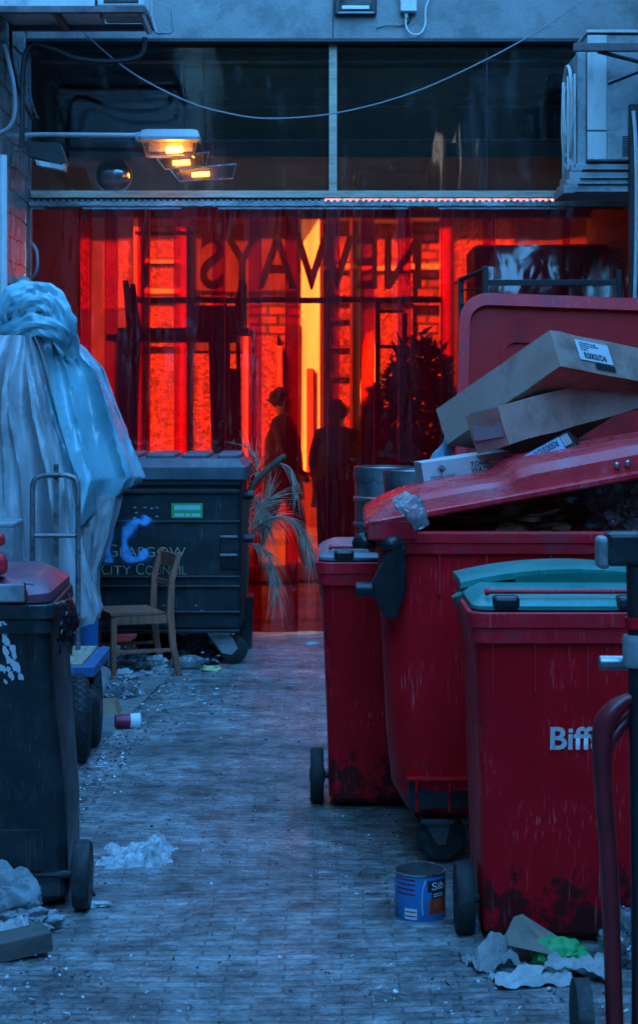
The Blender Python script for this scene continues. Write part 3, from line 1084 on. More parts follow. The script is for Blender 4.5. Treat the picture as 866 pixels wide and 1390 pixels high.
# pedestrians
def person(label, px, Y, htop, rz, coat, stride=.0, seed=0):
    h = htop
    rt = thing('person', label, 'person', (XP(px, Y), Y, .02), (0, 0, rz))
    s = h / 1.75
    J = {'pel': (0, 0, .95), 'w': (0, -.01, 1.1), 'ch': (0, -.01, 1.3), 'nk': (0, 0, 1.48), 'hd': (0, -.02, 1.58), 'ht': (0, -.02, 1.68)}
    E = [('pel', 'w'), ('w', 'ch'), ('ch', 'nk'), ('nk', 'hd'), ('hd', 'ht')]
    Rr = {'pel': .15, 'w': .135, 'ch': .155, 'nk': .058, 'hd': .09, 'ht': .08}
    for sd, n in ((-1, 'l'), (1, 'r')):
        st = stride * sd
        for nm, p, r in (('hip', (sd * .09, 0, .9), .105), ('kn', (sd * .1, -st * .6 - .02, .5), .062), ('an', (sd * .1, -st + .03, .09), .045), ('to', (sd * .11, -st - .13, .04), .038),
                         ('sh', (sd * .19, 0, 1.42), .065), ('el', (sd * .25, st * .5 + .02, 1.14), .048), ('wr', (sd * .22, st * .8 - .1, .93), .033), ('ha', (sd * .2, st * .8 - .14, .85), .034)):
            J[nm + n], Rr[nm + n] = p, r
        E += [('pel', 'hip' + n), ('hip' + n, 'kn' + n), ('kn' + n, 'an' + n), ('an' + n, 'to' + n), ('ch', 'sh' + n), ('sh' + n, 'el' + n), ('el' + n, 'wr' + n), ('wr' + n, 'ha' + n)]
    names = list(J)
    me = bpy.data.meshes.new('body')
    me.from_pydata([Vector(J[n]) * s for n in names], [(names.index(a), names.index(b)) for a, b in E], [])
    o = bpy.data.objects.new('tmp', me)
    C.objects.link(o)
    sk = o.modifiers.new('s', 'SKIN')
    o.modifiers.new('d', 'SUBSURF').levels = 2
    for i, n in enumerate(names):
        me.skin_vertices[0].data[i].radius = (Rr[n] * s * (1.25 if n in ('ch', 'pel', 'w') else 1), Rr[n] * s)
        me.skin_vertices[0].data[i].use_root = n == 'pel'
    dg = bpy.context.evaluated_depsgraph_get()
    dg.update()
    m2 = bpy.data.meshes.new_from_object(o.evaluated_get(dg))
    bpy.data.objects.remove(o)
    m2.name = 'body'
    m2.materials.clear()
    m2.materials.append(coat)
    m2.materials.append(m_skin)
    for p in m2.polygons:
        p.use_smooth = True
        if p.center.z > 1.5 * s or (p.center.z < .93 * s and abs(p.center.x) > .17 * s and p.center.z > .7 * s):
            p.material_index = 1
    bo = bpy.data.objects.new('body', m2)
    C.objects.link(bo)
    bo.parent = rt
    bm = NB()
    r = bmesh.ops.create_icosphere(bm, subdivisions=3, radius=1)
    for v in r['verts']:
        q = v.co.copy()
        k = 1 + .28 * noise.noise(q * 2.2 + Vector((seed, 0, 0))) + .1 * noise.noise(q * 6)
        v.co = Vector((q.x * .098 * k, q.y * .112 * k + .012, 1.655 + q.z * .105 * k - max(0, -q.y) * .0)) * s
    bmesh.ops.delete(bm, geom=[v for v in bm.verts if v.co.y < -.035 * s and v.co.z < 1.69 * s], context='VERTS')
    obj('hair', bm, m_hair, rt, smooth=True)
    bm = NB()
    rings = []
    for i in range(15):
        t = i / 14
        z = 1.46 - .78 * t
        wx, wy = (.10 + .13 * min(1, t * 5)) * (1 + .12 * t), (.07 + .08 * min(1, t * 4)) * (1 + .35 * t)
        ring = []
        for k in range(28):
            a_ = 2 * math.pi * k / 28
            f = 1 + .10 * noise.noise(Vector((math.cos(a_) * 2 + seed, math.sin(a_) * 2, t * 3))) + .05 * math.sin(a_ * 5 + seed) * t
            ring.append(Vector((wx * f * math.cos(a_), wy * f * math.sin(a_) - .01, z)) * s)
        rings.append(ring)
    loft(bm, rings, True, True)
    obj('coat', bm, coat, rt, smooth=50)
    return rt


person('pedestrian in dark coat walking past left of the bright white pilaster', 383, 17.3, 1.72, R(75), m_cloth2, .22, 1)
person('bulky pedestrian in dark coat right of the bright pilaster facing away', 458, 16.9, 1.60, R(180), m_cloth1, .08, 2)
person('pedestrian standing below the furled parasol behind the curtain', 506, 17.6, 1.74, R(-60), m_cloth1, .12, 3)

# ================================================================== wheelie bins
def wheelie(label, loc, rot, body_m, rim_m, lid_m, grip_m=None, lidmode='flat', group='two-wheeled bins', logo=None, hh=1.035, axle_y=-.1):
    grip_m = grip_m or m_black
    b = thing('wheelie_bin', label, 'wheelie bin', loc, rot, group)
    zr = hh - .09
    bm = NB()
    rings = [rr3(.45, .46, .05, .02, 0, .03), rr3(.50, .50, .05, .045, 0, .02), rr3(.515, .52, .05, .3, 0, .025), rr3(.55, .62, .05, zr - .16, 0, .0), rr3(.565, .65, .05, zr, 0, 0)]
    loft(bm, rings, True, True)
    obj('body', bm, body_m, b, smooth=30)
    bm = NB()
    rings = [rr3(.572, .66, .05, hh - .098), rr3(.59, .69, .05, hh - .095), rr3(.594, .694, .05, hh - .05), rr3(.612, .712, .055, hh - .046), rr3(.614, .714, .055, hh - .004), rr3(.606, .706, .05, hh), rr3(.55, .64, .05, hh), rr3(.54, .63, .05, hh - .098)]
    loft(bm, rings, False, False)
    for x in (-.23, -.1, .06, .2):
        box(bm, (x, -.328, hh - .17), (.006, .016, .15), .002, seg=1)
    obj('rim', bm, rim_m, b, smooth=30)
    # wheels at the near (handle) side
    bm = NB()
    tube(bm, [(-.30, axle_y, .115), (.30, axle_y, .115)], .014, 10)
    obj('axle', bm, m_black, b)
    for sx in (-1, 1):
        bm = NB()
        x = sx * .30
        lathe(bm, [(.075, x - .026), (.108, x - .028), (.115, x - .018), (.115, x + .018), (.108, x + .028), (.075, x + .026)], 36, (0, axle_y, .115), 'x')
        w = obj('wheel', bm, m_rubber, b, smooth=40)
        bm = NB()
        lathe(bm, [(.02, x - .034), (.03, x - .03), (.074, x - .02), (.074, x + .02), (.03, x + .03), (.02, x + .034)], 24, (0, axle_y, .115), 'x')
        obj('hub', bm, m_black, w, smooth=40)
    # lid
    bm = NB()
    if lidmode == 'flat':
        rings = [rr3(.56, .66, .06, hh + .004), rr3(.585, .69, .06, hh + .006), rr3(.585, .69, .06, hh + .018), rr3(.54, .64, .06, hh + .036), rr3(.47, .56, .06, hh + .05, 0, .02)]
        loft(bm, rings)
    else:
        rings = [rr3(.57, .68, .06, hh + .004), rr3(.6, .70, .06, hh + .006), rr3(.6, .70, .06, hh + .03), rr3(.55, .64, .08, hh + .06), rr3(.46, .56, .1, hh + .085), rr3(.2, .3, .1, hh + .09)]
        vs = loft(bm, rings)
        for v in bm.verts:
            v.co.z += .012 * noise.noise(v.co * 7) if v.co.z > hh + .02 else 0
    obj('lid', bm, lid_m, b, smooth=28)
    for sx in (-1, 1):
        bm = NB()
        box(bm, (sx * .19, -.325, hh + .028), (.082, .06, .042), .012)
        obj('hinge_grip', bm, grip_m, b)
    bm = NB()
    tube(bm, [(-.245, -.30, hh + .058), (.245, -.30, hh + .058)], .0075, 10)
    lathe(bm, [(.012, -.252), (.012, -.238)], 12, (0, -.30, hh + .058), 'x')
    obj('hinge_rod', bm, m_redrim if lidmode == 'flat' else m_black, b)
    return b


# near red bin with teal lid
YB = 5.62
bx = XP(636, YB) + .307
near = wheelie('near red bin with white logo and teal lid, blue food can at its wheel', (bx, YB + .36, 0), (0, 0, 0), m_red, m_redrim, m_teal, hh=1.06)
text('lettering', 'Biffa', m_white, near, (XP(746, 5.70) - bx, -.2885, ZP(1016, 5.7)), (1, -.0, 0), Vector((0, -.155, .988)).normalized(), height=.072, extrude=.003, bold=.022)
# far half of the teal lid, bowed up behind the hinge half
bm = NB()
rings = []
for i in range(25):
    u = i / 24
    x = -.30 + .62 * u
    z = 1.085 + .06 * math.sin(math.pi * min(1, u * .75 + .06)) ** .8
    rings.append([Vector((x, .05, z - .012)), Vector((x, .05, z + .008)), Vector((x, .10, z + .016)), Vector((x, .40, z + .01)), Vector((x, .41, z - .012)), Vector((x, .1, z - .006))])
loft(bm, rings)
fl = obj('lid_flap', bm, m_teal, near, smooth=30)
bm = NB()
tube(bm, [(-.312, .045, 1.07), (-.30, .05, 1.045), (-.27, .06, 1.02)], [.02, .022, .014], 8)
obj('flap_hinge', bm, m_tealdark, near, smooth=True)
bm = NB()
rings = []
for i in range(19):
    u = i / 18
    x = -.12 + .43 * u
    z = 1.10 + .022 * math.sin(math.pi * u * .6 + .5)
    rings.append([Vector((x, .046, z - .02)), Vector((x, .046, z + .018)), Vector((x, .07, z + .018)), Vector((x, .07, z - .02))])
loft(bm, rings)
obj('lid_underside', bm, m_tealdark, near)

# back red bin with grey lid
YK = 7.49
bx2 = XP(428, YK) + .307
back = wheelie('red bin with grey lid furthest back, beside the palm and curtain', (bx2, YK + .36, 0), (0, 0, 0), m_red, m_redrim, m_greylid)
text('lettering', 'Biffa', m_white, back, (XP(507, 7.55) - bx2, -.2975, ZP(860, 7.55)), (1, 0, 0), Vector((0, -.155, .988)).normalized(), height=.068, extrude=.003, bold=.022)

# left dark bin with red lid
left = wheelie('dark wheelie bin with cracked red lid leaning on the left', (-1.10, 6.38, .0), (0, 0, R(2)), m_dark, m_dark, M('dusty_red_lid', (.26, .03, .055), .34, var=.25, scale=6, dirt=(.12, .06, .09), damt=.8, dscale=5, dlo=.42, dhi=.62, scratch=.4), m_redrim, 'dome', axle_y=-.22)
bm = NB()
box(bm, (.03, -.205, .2), (.30, .06, .16), .012)
obj('base_box', bm, m_dark, left)
bm = NB()
rp = random.Random(5)
for cx, cz, n in ((.135, .93, 9), (.16, .845, 10), (.125, .81, 6)):
    for i in range(n):
        a = rp.uniform(0, 6.28)
        px, pz = cx + rp.gauss(0, .010), cz + rp.gauss(0, .026)
        pts = []
        for k in range(7):
            t = a + k * 6.283 / 7
            rr = rp.uniform(.004, .013)
            zz = pz + rr * 1.6 * math.sin(t)
            pts.append(bm.verts.new((px + rr * math.cos(t), -.331 - .03 * (zz - .9) / .16 - .002 - .0002 * i, zz)))
        bm.faces.new(pts)
obj('paint_splash', bm, m_label, left)
bm = NB()
box(bm, (.12, -.362, 1.075), (.2, .012, .06), .006)
obj('lid_plate', bm, m_acgrey, left)
bm = NB()
box(bm, (.12, -.30, 1.165), (.09, .08, .07), .02)
box(bm, (.115, -.30, 1.245), (.10, .08, .04), .012)
box(bm, (.10, -.30, 1.2), (.03, .06, .1), .008)
obj('lid_handle', bm, m_redrim, left)
bm = NB()
box(bm, (.225, -.362, .99), (.006, .006, .24), .002)
obj('lid_strap', bm, m_black, left)
for q_ in left.children_recursive:
    for v_ in q_.data.vertices:
        v_.co.x -= .11 * max(0, v_.co.z - .2)
# liner bag hanging over the rim
bm = NB()
nn = 26
vs = []
for j in range(15):
    v = j / 14
    row = []
    for i in range(nn + 1):
        u = i / nn
        f = noise.noise(Vector((u * 9, v * 3, 2)))
        f2 = noise.noise(Vector((u * 22, v * 7, 8)))
        w = 1 - .45 * v
        row.append(bm.verts.new((-.862 + .03 * math.sin(u * 3) + .022 * f * (.4 + v) - .01 * v + .03 * math.sin(v * 2.6), 6.02 + (.24 * u) * w + .03 * f2, 1.045 - .13 * v * (1 + .5 * f) - .05 * (v == 1) * abs(f2) * 3 + .01 * f2)))
    vs.append(row)
for j in range(14):
    for i in range(nn):
        bm.faces.new((vs[j][i], vs[j][i + 1], vs[j + 1][i + 1], vs[j + 1][i]))
lb = obj('bin_liner', bm, m_blackbag, None, smooth=40)
md = lb.modifiers.new('t', 'SOLIDIFY')
md.thickness = .003
tag(lb, 'torn black bin liner hanging over the rim of the left bin', 'bin bag')


# ================================================================== big four wheeled bins
def big_bin(label, loc, rot, group, near_details=True):
    b = thing('wheeled_container', label, 'waste container', loc, rot, group)
    bm = NB()
    rings = [rr3(.98, .6, .12, .16), rr3(1.08, .72, .13, .2), rr3(1.18, .82, .14, .3), rr3(1.21, .86, .14, .45), rr3(1.265, .93, .13, 1.05), rr3(1.275, .94, .12, 1.16)]
    loft(bm, rings, True, True)
    obj('body', bm, m_red, b, smooth=30)
    bm = NB()
    rings = [rr3(1.32, .95, .11, 1.148), rr3(1.35, .98, .11, 1.15), rr3(1.355, .985, .11, 1.185), rr3(1.37, 1.0, .11, 1.19), rr3(1.37, 1.0, .11, 1.222), rr3(1.35, .98, .1, 1.23), rr3(1.27, .9, .1, 1.23), rr3(1.26, .89, .1, 1.15)]
    loft(bm, rings, False, False)
    for x in (-.42, -.25, -.02, .2, .42):
        box(bm, (x, -.4745, 1.075), (.008, .02, .15), .003, seg=1)
    obj('rim', bm, m_redrim, b, smooth=30)
    for sx in (-1, 1):
        for sy in (-1, 1):
            bm = NB()
            x, y = sx * .42, sy * .26
            box(bm, (x, y, .15), (.12, .12, .02), .004)
            for q in (-1, 1):
                prism(bm, [(x - .05, y + q * .032, .145), (x + .05, y + q * .032, .145), (x + .03, y + q * .032, .06), (x - .0, y + q * .032, .06)], (0, .005, 0))
            cs = obj('castor', bm, m_castmetal, b)
            bm = NB()
            lathe(bm, [(.05, -.024), (.085, -.024), (.09, -.016), (.09, .016), (.085, .024), (.05, .024), (.02, .026)], 28, (x + .015, y, .09), 'y')
            obj('wheel', bm, m_rubber, cs, smooth=40)
    if near_details:
        bm = NB()
        box(bm, (-.36, -.375, .265), (.34, .05, .1), .004)
        obj('fork_pocket', bm, m_black, b)
        bm = NB()
        for x in (-.5, -.38, -.26):
            box(bm, (x, -.40, .26), (.012, .05, .11), .003)
        box(bm, (-.36, -.395, .325), (.36, .07, .016), .004)
        obj('pocket_rib', bm, m_red, b)
    return b


YG = 6.60
gx = XP(500, YG) + .685
big = big_bin('big red four wheeled container with domed lid ajar and black trunnion', (gx, YG + .43, 0), (0, 0, R(-1.2)), 'big red containers')
big.scale = (1, .86, 1)
# trunnion plate and pin
bm = NB()
pts = [((px - 500) / 379 - .685, H - (py - HY) / 379) for px, py in ((509, 792), (520, 768), (529, 746), (553, 741), (555, 800), (542, 840), (527, 838), (511, 812))]
prism(bm, [(x, -.53, z) for x, z in pts], (0, .10, 0))
bmesh.ops.bevel(bm, geom=bm.edges[:], offset=.006, segments=1, affect='EDGES')
for v in bm.verts:
    v.co.x += .008 * noise.noise(v.co * 14)
    v.co.y += .012 * noise.noise(v.co * 11 + Vector((5, 0, 0)))
tb = obj('trunnion_bracket', bm, m_black, big)
bm = NB()
lathe(bm, [(.02, -.722), (.027, -.719), (.027, -.64)], 20, (0, -.485, 1.02), 'x')
obj('trunnion_pin', bm, m_black, tb, smooth=40)
bm = NB()
crumple(bm, (-.69, -.45, 1.165), (.045, .04, .04), 3, 2, .2)
crumple(bm, (-.59, -.50, 1.165), (.05, .045, .035), 5, 2, .2)
obj('lid_catch', bm, m_black, big, smooth=True)
bm = NB()
box(bm, (-.59, -.488, 1.235), (.18, .04, .075), .008)
obj('hinge_block', bm, m_redrim, big)
# domed lid tipped open to the right
prof = [(-.70, .018), (-.685, .042), (-.62, .068), (-.52, .088), (-.36, .090), (-.19, .086), (-.155, .098), (-.12, .118), (-.06, .13), (.3, .134), (.56, .126), (.66, .09), (.70, .02)]
bm = NB()
rings = []
xs = []
for i in range(len(prof) - 1):
    for k in range(4):
        t = k / 4
        xs.append((prof[i][0] * (1 - t) + prof[i + 1][0] * t, prof[i][1] * (1 - t) + prof[i + 1][1] * t))
xs.append(prof[-1])
for x, h in xs:
    d = .50
    fl_ = min(h, .035)
    ins = .06 if -.66 < x < .66 else .02
    rings.append([Vector((x, -d, 0)), Vector((x, -d - .008, .006)), Vector((x, -d - .008, fl_ * .6)), Vector((x, -d + .004, fl_ * .75)), Vector((x, -d + .035, fl_ * .8)), Vector((x, -d + .045, fl_ + (h - fl_) * .5)),
                  Vector((x, -d + .07, fl_ + (h - fl_) * .85)), Vector((x, -d + .18, h)), Vector((x, 0, h * 1.0)), Vector((x, d - .15, h)), Vector((x, d - .05, h * .6)), Vector((x, d, fl_)), Vector((x, d, 0)),
                  Vector((x, d - .06, .002)), Vector((x, 0, h * .8)), Vector((x, -d + .06, .002))])
rot = Matrix.Translation((-.69, 0, 1.238)) @ Matrix.Rotation(R(-10.5), 4, 'Y') @ Matrix.Translation((.70, 0, 0))
for r in rings:
    for v in r:
        v.xyz = rot @ v
loft(bm, rings)
lid = obj('lid', bm, m_redlid, big, smooth=24)
for x in (.235, .275):
    bm = NB()
    p = rot @ Vector((x, -.462, .06))
    lathe(bm, [(.006, -.018), (.011, -.014), (.013, .01)], 14, p, 'y')
    obj('lid_bolt', bm, m_steel, lid, smooth=30)

# second big container behind, lid thrown open
gx2 = XP(620, 8.7) + .69
bb = big_bin('big red container at the back heaped with cardboard, lid standing open', (gx2, 8.22, 0), (0, 0, 0), 'big red containers', False)
# open lid standing upright
bm = NB()
ol = Matrix.Translation((0, .50, 1.22)) @ Matrix.Rotation(R(-9), 4, 'X') @ Matrix.Rotation(R(2.2), 4, 'Y')


def plate(bm, w, h, r, y0, y1, z0=0.0, n=6):
    o = rrect(w, h, r, n)
    rings = [[ol @ Vector((x, y0, z + h / 2 + z0)) for x, z in o], [ol @ Vector((x, y1, z + h / 2 + z0)) for x, z in o]]
    loft(bm, rings)


LH = .95
plate(bm, 1.34, LH, .12, .0, .02)
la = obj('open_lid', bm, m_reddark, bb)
bm = NB()
o1, o2 = rrect(1.40, LH + .04, .14, 8), rrect(1.30, LH - .08, .09, 8)
rings = []
for (oo, yy) in ((o1, .03), (o1, -.03), (o2, -.035), (o2, -.001)):
    rings.append([ol @ Vector((x, yy, z + LH / 2)) for x, z in oo])
loft(bm, rings, False, False)
obj('lid_rim', bm, m_redrim, la, smooth=30)
bm = NB()
for (w, h, z0) in ((1.0, .6, .16), (.76, .36, .28)):
    o1, o2 = rrect(w, h, .06, 5), rrect(w - .05, h - .05, .05, 5)
    rings = [[ol @ Vector((x, yy, z + h / 2 + z0)) for x, z in oo] for oo, yy in ((o1, -.0005), (o1, -.014), (o2, -.014), (o2, -.0006))]
    loft(bm, rings, False, False)
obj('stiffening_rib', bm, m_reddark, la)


# ------------------------------------------------------------------ cardboard, rebuilt from its corners
def frame_box(p0, Y, a1, d1, a2, d2, third, third_dir=1):
    """edge vectors in metres from image directions and depth runs, all in photo pixels at depth Y"""
    s = Y / F
    e1 = Vector((a1[0], d1, -a1[1])) * s
    e2 = Vector((a2[0], d2, -a2[1])) * s
    e3 = e1.cross(e2).normalized() * third * third_dir
    return P(p0[0], p0[1], Y), e1, e2, e3


def carton(name, label, O, e1, e2, e3, mat, group=None, cat='box'):
    t = thing(name, label, cat, O + (e1 + e2 + e3) * .5, (0, 0, 0), group)
    c = -(e1 + e2 + e3) * .5
    bm = NB()
    q = [c, c + e1, c + e1 + e2, c + e2]
    prism(bm, q, e3)
    bmesh.ops.subdivide_edges(bm, edges=bm.edges[:], cuts=9, use_grid_fill=True)
    sd = Vector((len(name), label.count('e'), len(label) * .37))
    ax = [e.normalized() for e in (e1, e2, e3)]
    hl = [e.length / 2 for e in (e1, e2, e3)]
    for v in bm.verts:
        q = [v.co.dot(a_) / h_ for a_, h_ in zip(ax, hl)]
        ned = sum(1 for w_ in q if abs(abs(w_) - 1) < 1e-3)
        k_ = noise.noise_vector(v.co * 6 + sd)
        v.co += k_ * (.0055 if ned < 2 else .003)
        if ned == 3:
            v.co *= .985
        if ned == 1:
            v.co *= 1 - .02 * (.5 + noise.noise(v.co * 3 + sd))
    obj('carton', bm, mat, t, smooth=25)
    return t, c


# top box: long side runs away down to the left, labelled end faces right
O, e1, e2, e3 = frame_box((745, 447), 7.35, (-143, 111), 150, (12, 50), -24, .62, 1)
if e3.x < 0:
    e3 = -e3
t1, c1 = carton('cardboard_box', 'long brown cardboard box on top with a white address label', O, e1, e2, e3, m_card, 'cardboard boxes in the open container')
u, v = e3.normalized(), e2.normalized()
nrm = u.cross(v)
if nrm.y > 0:
    nrm = -nrm
bm = NB()
o = c1 + u * .135 + v * .025 + nrm * .0048
q = [o, o + u * .20, o + u * .20 + v * .092, o + v * .092]
prism(bm, q, nrm * .0015)
lb1 = obj('address_label', bm, m_label, t1)
o2 = o + nrm * .0022
text('lettering', 'RS003/D6', m_ink, lb1, o2 + u * .03 + v * .082, u, -v, fit=(.135, .027), extrude=.0006 if u.cross(-v).dot(nrm) > 0 else -.0006, bold=.03)
bm = NB()
rl = random.Random(9)
for r in range(4):
    x = .02
    while x < .12:
        w = rl.uniform(.006, .016)
        oo = o2 + u * x + v * (.010 + .0105 * r)
        if r in (0, 1) or x < .06:
            bm.faces.new([bm.verts.new(p + nrm * .0004) for p in (oo, oo + u * w, oo + u * w + v * .006, oo + v * .006)])
        x += w + .004
obj('small_print', bm, m_ink, lb1)
bm = NB()
o = c1 + u * .22 + v * .125 + nrm * .006
prism(bm, [o, o + u * .12, o + u * .12 + v * .022, o + v * .022], nrm * .001)
obj('black_tape', bm, m_ink, t1)
# lower front box
O, e1, e2, e3 = frame_box((675, 551), 7.25, (250, -60), 188, (15, 53), -4, .2, 1)
if e3.y < 0:
    e3 = -e3
t2, c2 = carton('cardboard_box', 'lower brown cardboard box with a torn grey flap at its end', O, e1, e2, e3, m_card, 'cardboard boxes in the open container')
bm = NB()
o = P(676, 551, 7.26) - t2.location
q = [o, P(637, 560, 7.4) - t2.location, P(645, 599, 7.38) - t2.location, P(684, 592, 7.25) - t2.location]
prism(bm, q, (0, .004, 0))
obj('flap', bm, m_carddk, t2)
# dark box with upside-down label
O, e1, e2, e3 = frame_box((772, 584), 7.05, (-84, 47), 18, (13, 24), -10, .18, 1)
if e3.y < 0:
    e3 = -e3
t3, c3 = carton('dark_box', 'flat dark box with pale blue upside-down label behind the domed lid', O, e1, e2, e3, m_black)
u, v = e1.normalized(), e2.normalized()
nrm = u.cross(v)
if nrm.y > 0:
    nrm = -nrm
o = c3 + nrm * .005
bm = NB()
a_, b_, cc = .045, e1.length - .02, e2.length * .75
prism(bm, [o + u * a_ + v * .006, o + u * b_ + v * .006, o + u * b_ + v * cc, o + u * a_ + v * cc], nrm * .001)
lb3 = obj('blue_label', bm, m_palegreen, t3)
lb3.data.materials[0] = M('pale_blue_label', (.3, .5, .7), .5, var=.05)
text('lettering', 'RS003/D6', m_ink, lb3, o + nrm * .0015 + u * .06 + v * .012, u, v, fit=(.1, .026), extrude=.0006 if u.cross(v).dot(nrm) > 0 else -.0006, bold=.02)
bm = NB()
for k in range(9):
    oo = o + nrm * .0022 + u * (.012 + .0035 * k)
    wv = .0016 if k % 3 else .0024
    bm.faces.new([bm.verts.new(p) for p in (oo + v * .008, oo + u * wv + v * .008, oo + u * wv + v * (cc - .01), oo + v * (cc - .01))])
obj('bar_stripes', bm, m_label, t3)
# tonic water carton
O, e1, e2, e3 = frame_box((572, 628), 7.40, (122, -16), 14, (4, 27), 0, .2, 1)
if e3.y < 0:
    e3 = -e3
t4, c4 = carton('drinks_carton', 'pale tonic water carton lying on the back of the domed lid', O, e1, e2, e3, M('pale_carton', (.52, .55, .56), .6, var=.12, dirt=(.3, .3, .3), damt=.4))
u, v = e1.normalized(), e2.normalized()
nrm = Vector((0, -1, 0))
nrm = (nrm - u * nrm.dot(u) - v * nrm.dot(v)).normalized()
o = c4 + nrm * .005
text('lettering', 'TONIC', m_ink, t4, o + u * .195 + v * .042, u, -v, fit=(.085, .019), bold=.015)
text('lettering', 'WATER', m_ink, t4, o + u * .195 + v * .066, u, -v, fit=(.095, .019), bold=.015)
text('lettering', 'FEVER-TREE', m_ink, t4, o + u * .028 + v * .070, u, -v, fit=(.10, .010), bold=.01)
bm = NB()
for k in range(7):
    a = R(-66 + 22 * k)
    p0 = o + nrm * .001 + u * .075 + v * .045
    p1 = p0 + u * (.018 * math.sin(a)) - v * (.026 * math.cos(a))
    tube(bm, [p0, (p0 + p1) / 2 + u * .002 * k, p1], .0013, 5)
tube(bm, [o + u * .075 + v * .045, o + u * .075 + v * .056], .0018, 5)
obj('tree_emblem', bm, m_ink, t4)

# rubbish inside the containers
bm = NB()
crumple(bm, (gx2 - .12, 8.1, 1.08), (.5, .36, .26), 4, 4, .35)
tag(obj('rubbish_bag', bm, m_blackbag, smooth=40), 'black rubbish bag under the cardboard in the back container', 'bin bag')
bm = NB()
crumple(bm, (XP(850, 6.85), 6.95, ZP(722, 6.9)), (.15, .16, .13), 17, 5, .45)
tag(obj('clear_bag', bm, m_bag, smooth=25), 'clear plastic bag of rubbish bulging under the raised domed lid', 'bin bag')
bm = NB()
crumple(bm, (XP(700, 6.9), 7.0, ZP(722, 6.9)), (.26, .3, .10), 21, 4, .4)
tag(obj('rubbish_bag', bm, M('brown_sack', (.2, .09, .05), .6, var=.5, scale=9, bump=.3), smooth=40), 'brown sack inside the domed container below the lid gap', 'bin bag')
bm = NB()
O = P(556, 690, 6.52)
pts = [P(540, 672, 6.53), P(553, 682, 6.50), P(566, 700, 6.49), P(574, 716, 6.5)]
rings = []
for i, p in enumerate(smooth_path(pts, 5)):
    t = i / 15
    w = [.030, .042, .034, .026][min(3, int(t * 3.99))] * (1 + .15 * noise.noise(Vector((i * .6, 0, 3))))
    rings.append([p + Vector((w * math.cos(a * .5236), -.018 * math.sin(a * .5236) * (1 + .5 * noise.noise(Vector((a, i * .4, 1)))), w * .5 * math.cos(a * .5236))) + Vector((.007 * noise.noise(Vector((a * 1.3, i * .5, 7))), 0, 0)) for a in range(12)])
loft(bm, rings)
tag(obj('plastic_bag', bm, m_bag, smooth=30), 'crushed clear plastic bag caught under the left end of domed lid', 'plastic bag')
jug = thing('plastic_bottle', 'blue plastic bottle beside the tonic water carton', 'bottle', P(600, 628, 7.9), (0, 0, 0))
bm = NB()
lathe(bm, [(.05, -.05), (.055, .0), (.05, .03), (.03, .06), (.018, .085), (.018, .13)], 18)
obj('bottle_body', bm, M('blue_bottle', (.2, .4, .55), .3, var=.2), jug, smooth=40)
bm = NB()
lathe(bm, [(.021, .125), (.021, .155)], 14)
obj('cap', bm, m_black, jug)
jug.rotation_euler = (R(8), R(14), 0)

# ------------------------------------------------------------------ kegs
def keg(label, x, y, z):
    k = thing('beer_keg', label, 'keg', (x, y, z), (0, 0, 0), 'steel beer kegs')
    r = .2
    bm = NB()
    prof = [(.15, .03), (.19, .06), (r - .006, .10), (r - .006, .19), (r + .004, .20), (r + .004, .225), (r - .006, .235), (r - .006, .36), (r + .004, .37), (r + .004, .395), (r - .006, .405), (r - .006, .50), (.19, .53), (.06, .56)]
    lathe(bm, prof, 36)
    obj('barrel', bm, m_steel, k, smooth=40)
    for z0, z1 in ((0, .09), (.50, .60)):
        bm = NB()
        lathe(bm, [(r - .004, z0), (r, z0 + .004), (r, z1 - .004), (r - .004, z1), (r - .012, z1), (r - .012, z0)], 36, cap=False)
        for i in range(36):
            a = 2 * math.pi * i / 36
            box(bm, ((r + .001) * math.cos(a), (r + .001) * math.sin(a), z0 + .05), (.014, .005, .02), 0, Matrix.Rotation(a + math.pi / 2, 3, 'Z'))
        obj('chime', bm, m_steel, k, smooth=30)
    return k


for (px, y, nm) in ((521, 12.25, 'left column'), (562, 11.8, 'right column')):
    for j in range(2):
        keg(('upper' if j else 'lower') + ' steel keg of the ' + nm.split()[0] + ' stack behind the red bins', XP(px, y), y, .02 + j * .602)

# ================================================================== council container with palm and chair
GYn = 11.55
gl_, gr_ = XP(72, GYn), XP(329, GYn)
gcx, gw = (gl_ + gr_) / 2, gr_ - gl_
cc_ = thing('council_container', 'dark ribbed council waste container with gold lettering behind the wooden chair', 'waste container', (gcx, GYn + .45, 0))
hz = lambda py: ZP(py, GYn)
bm = NB()
D2 = .45
rings = [rr3(gw - .12, .8, .04, hz(862)), rr3(gw - .02, .88, .04, hz(852)), rr3(gw - .01, .9, .04, hz(668)), rr3(gw - .01, .9, .04, hz(652))]
loft(bm, rings)
obj('body', bm, m_dark, cc_, smooth=30)
bm = NB()
for py, hgt, dep in ((655, .03, .03), (667, .025, .02), (708, .012, .012), (783, .012, .012), (796, .014, .014), (831, .014, .014), (857, .02, .018)):
    w = gw - .03
    box(bm, (0, -.45 - dep / 2 + .004, hz(py)), (w, dep + .008, hgt), .004)
obj('pressed_rib', bm, m_dark, cc_)
bm = NB()
rings = [rr3(gw + .03, .96, .05, hz(652)), rr3(gw + .06, 1.0, .05, hz(650)), rr3(gw + .06, 1.0, .05, hz(634)), rr3(gw + .02, .94, .05, hz(630)), rr3(gw - .04, .86, .05, hz(623))]
loft(bm, rings)
clid = obj('lid', bm, m_greylid, cc_, smooth=28)
clid.data.materials[0] = M('dark_grey_lid', (.07, .085, .1), .42, var=.3, scale=7, dirt=(.16, .17, .18), damt=.5, dscale=6, scratch=.4)
bm = NB()
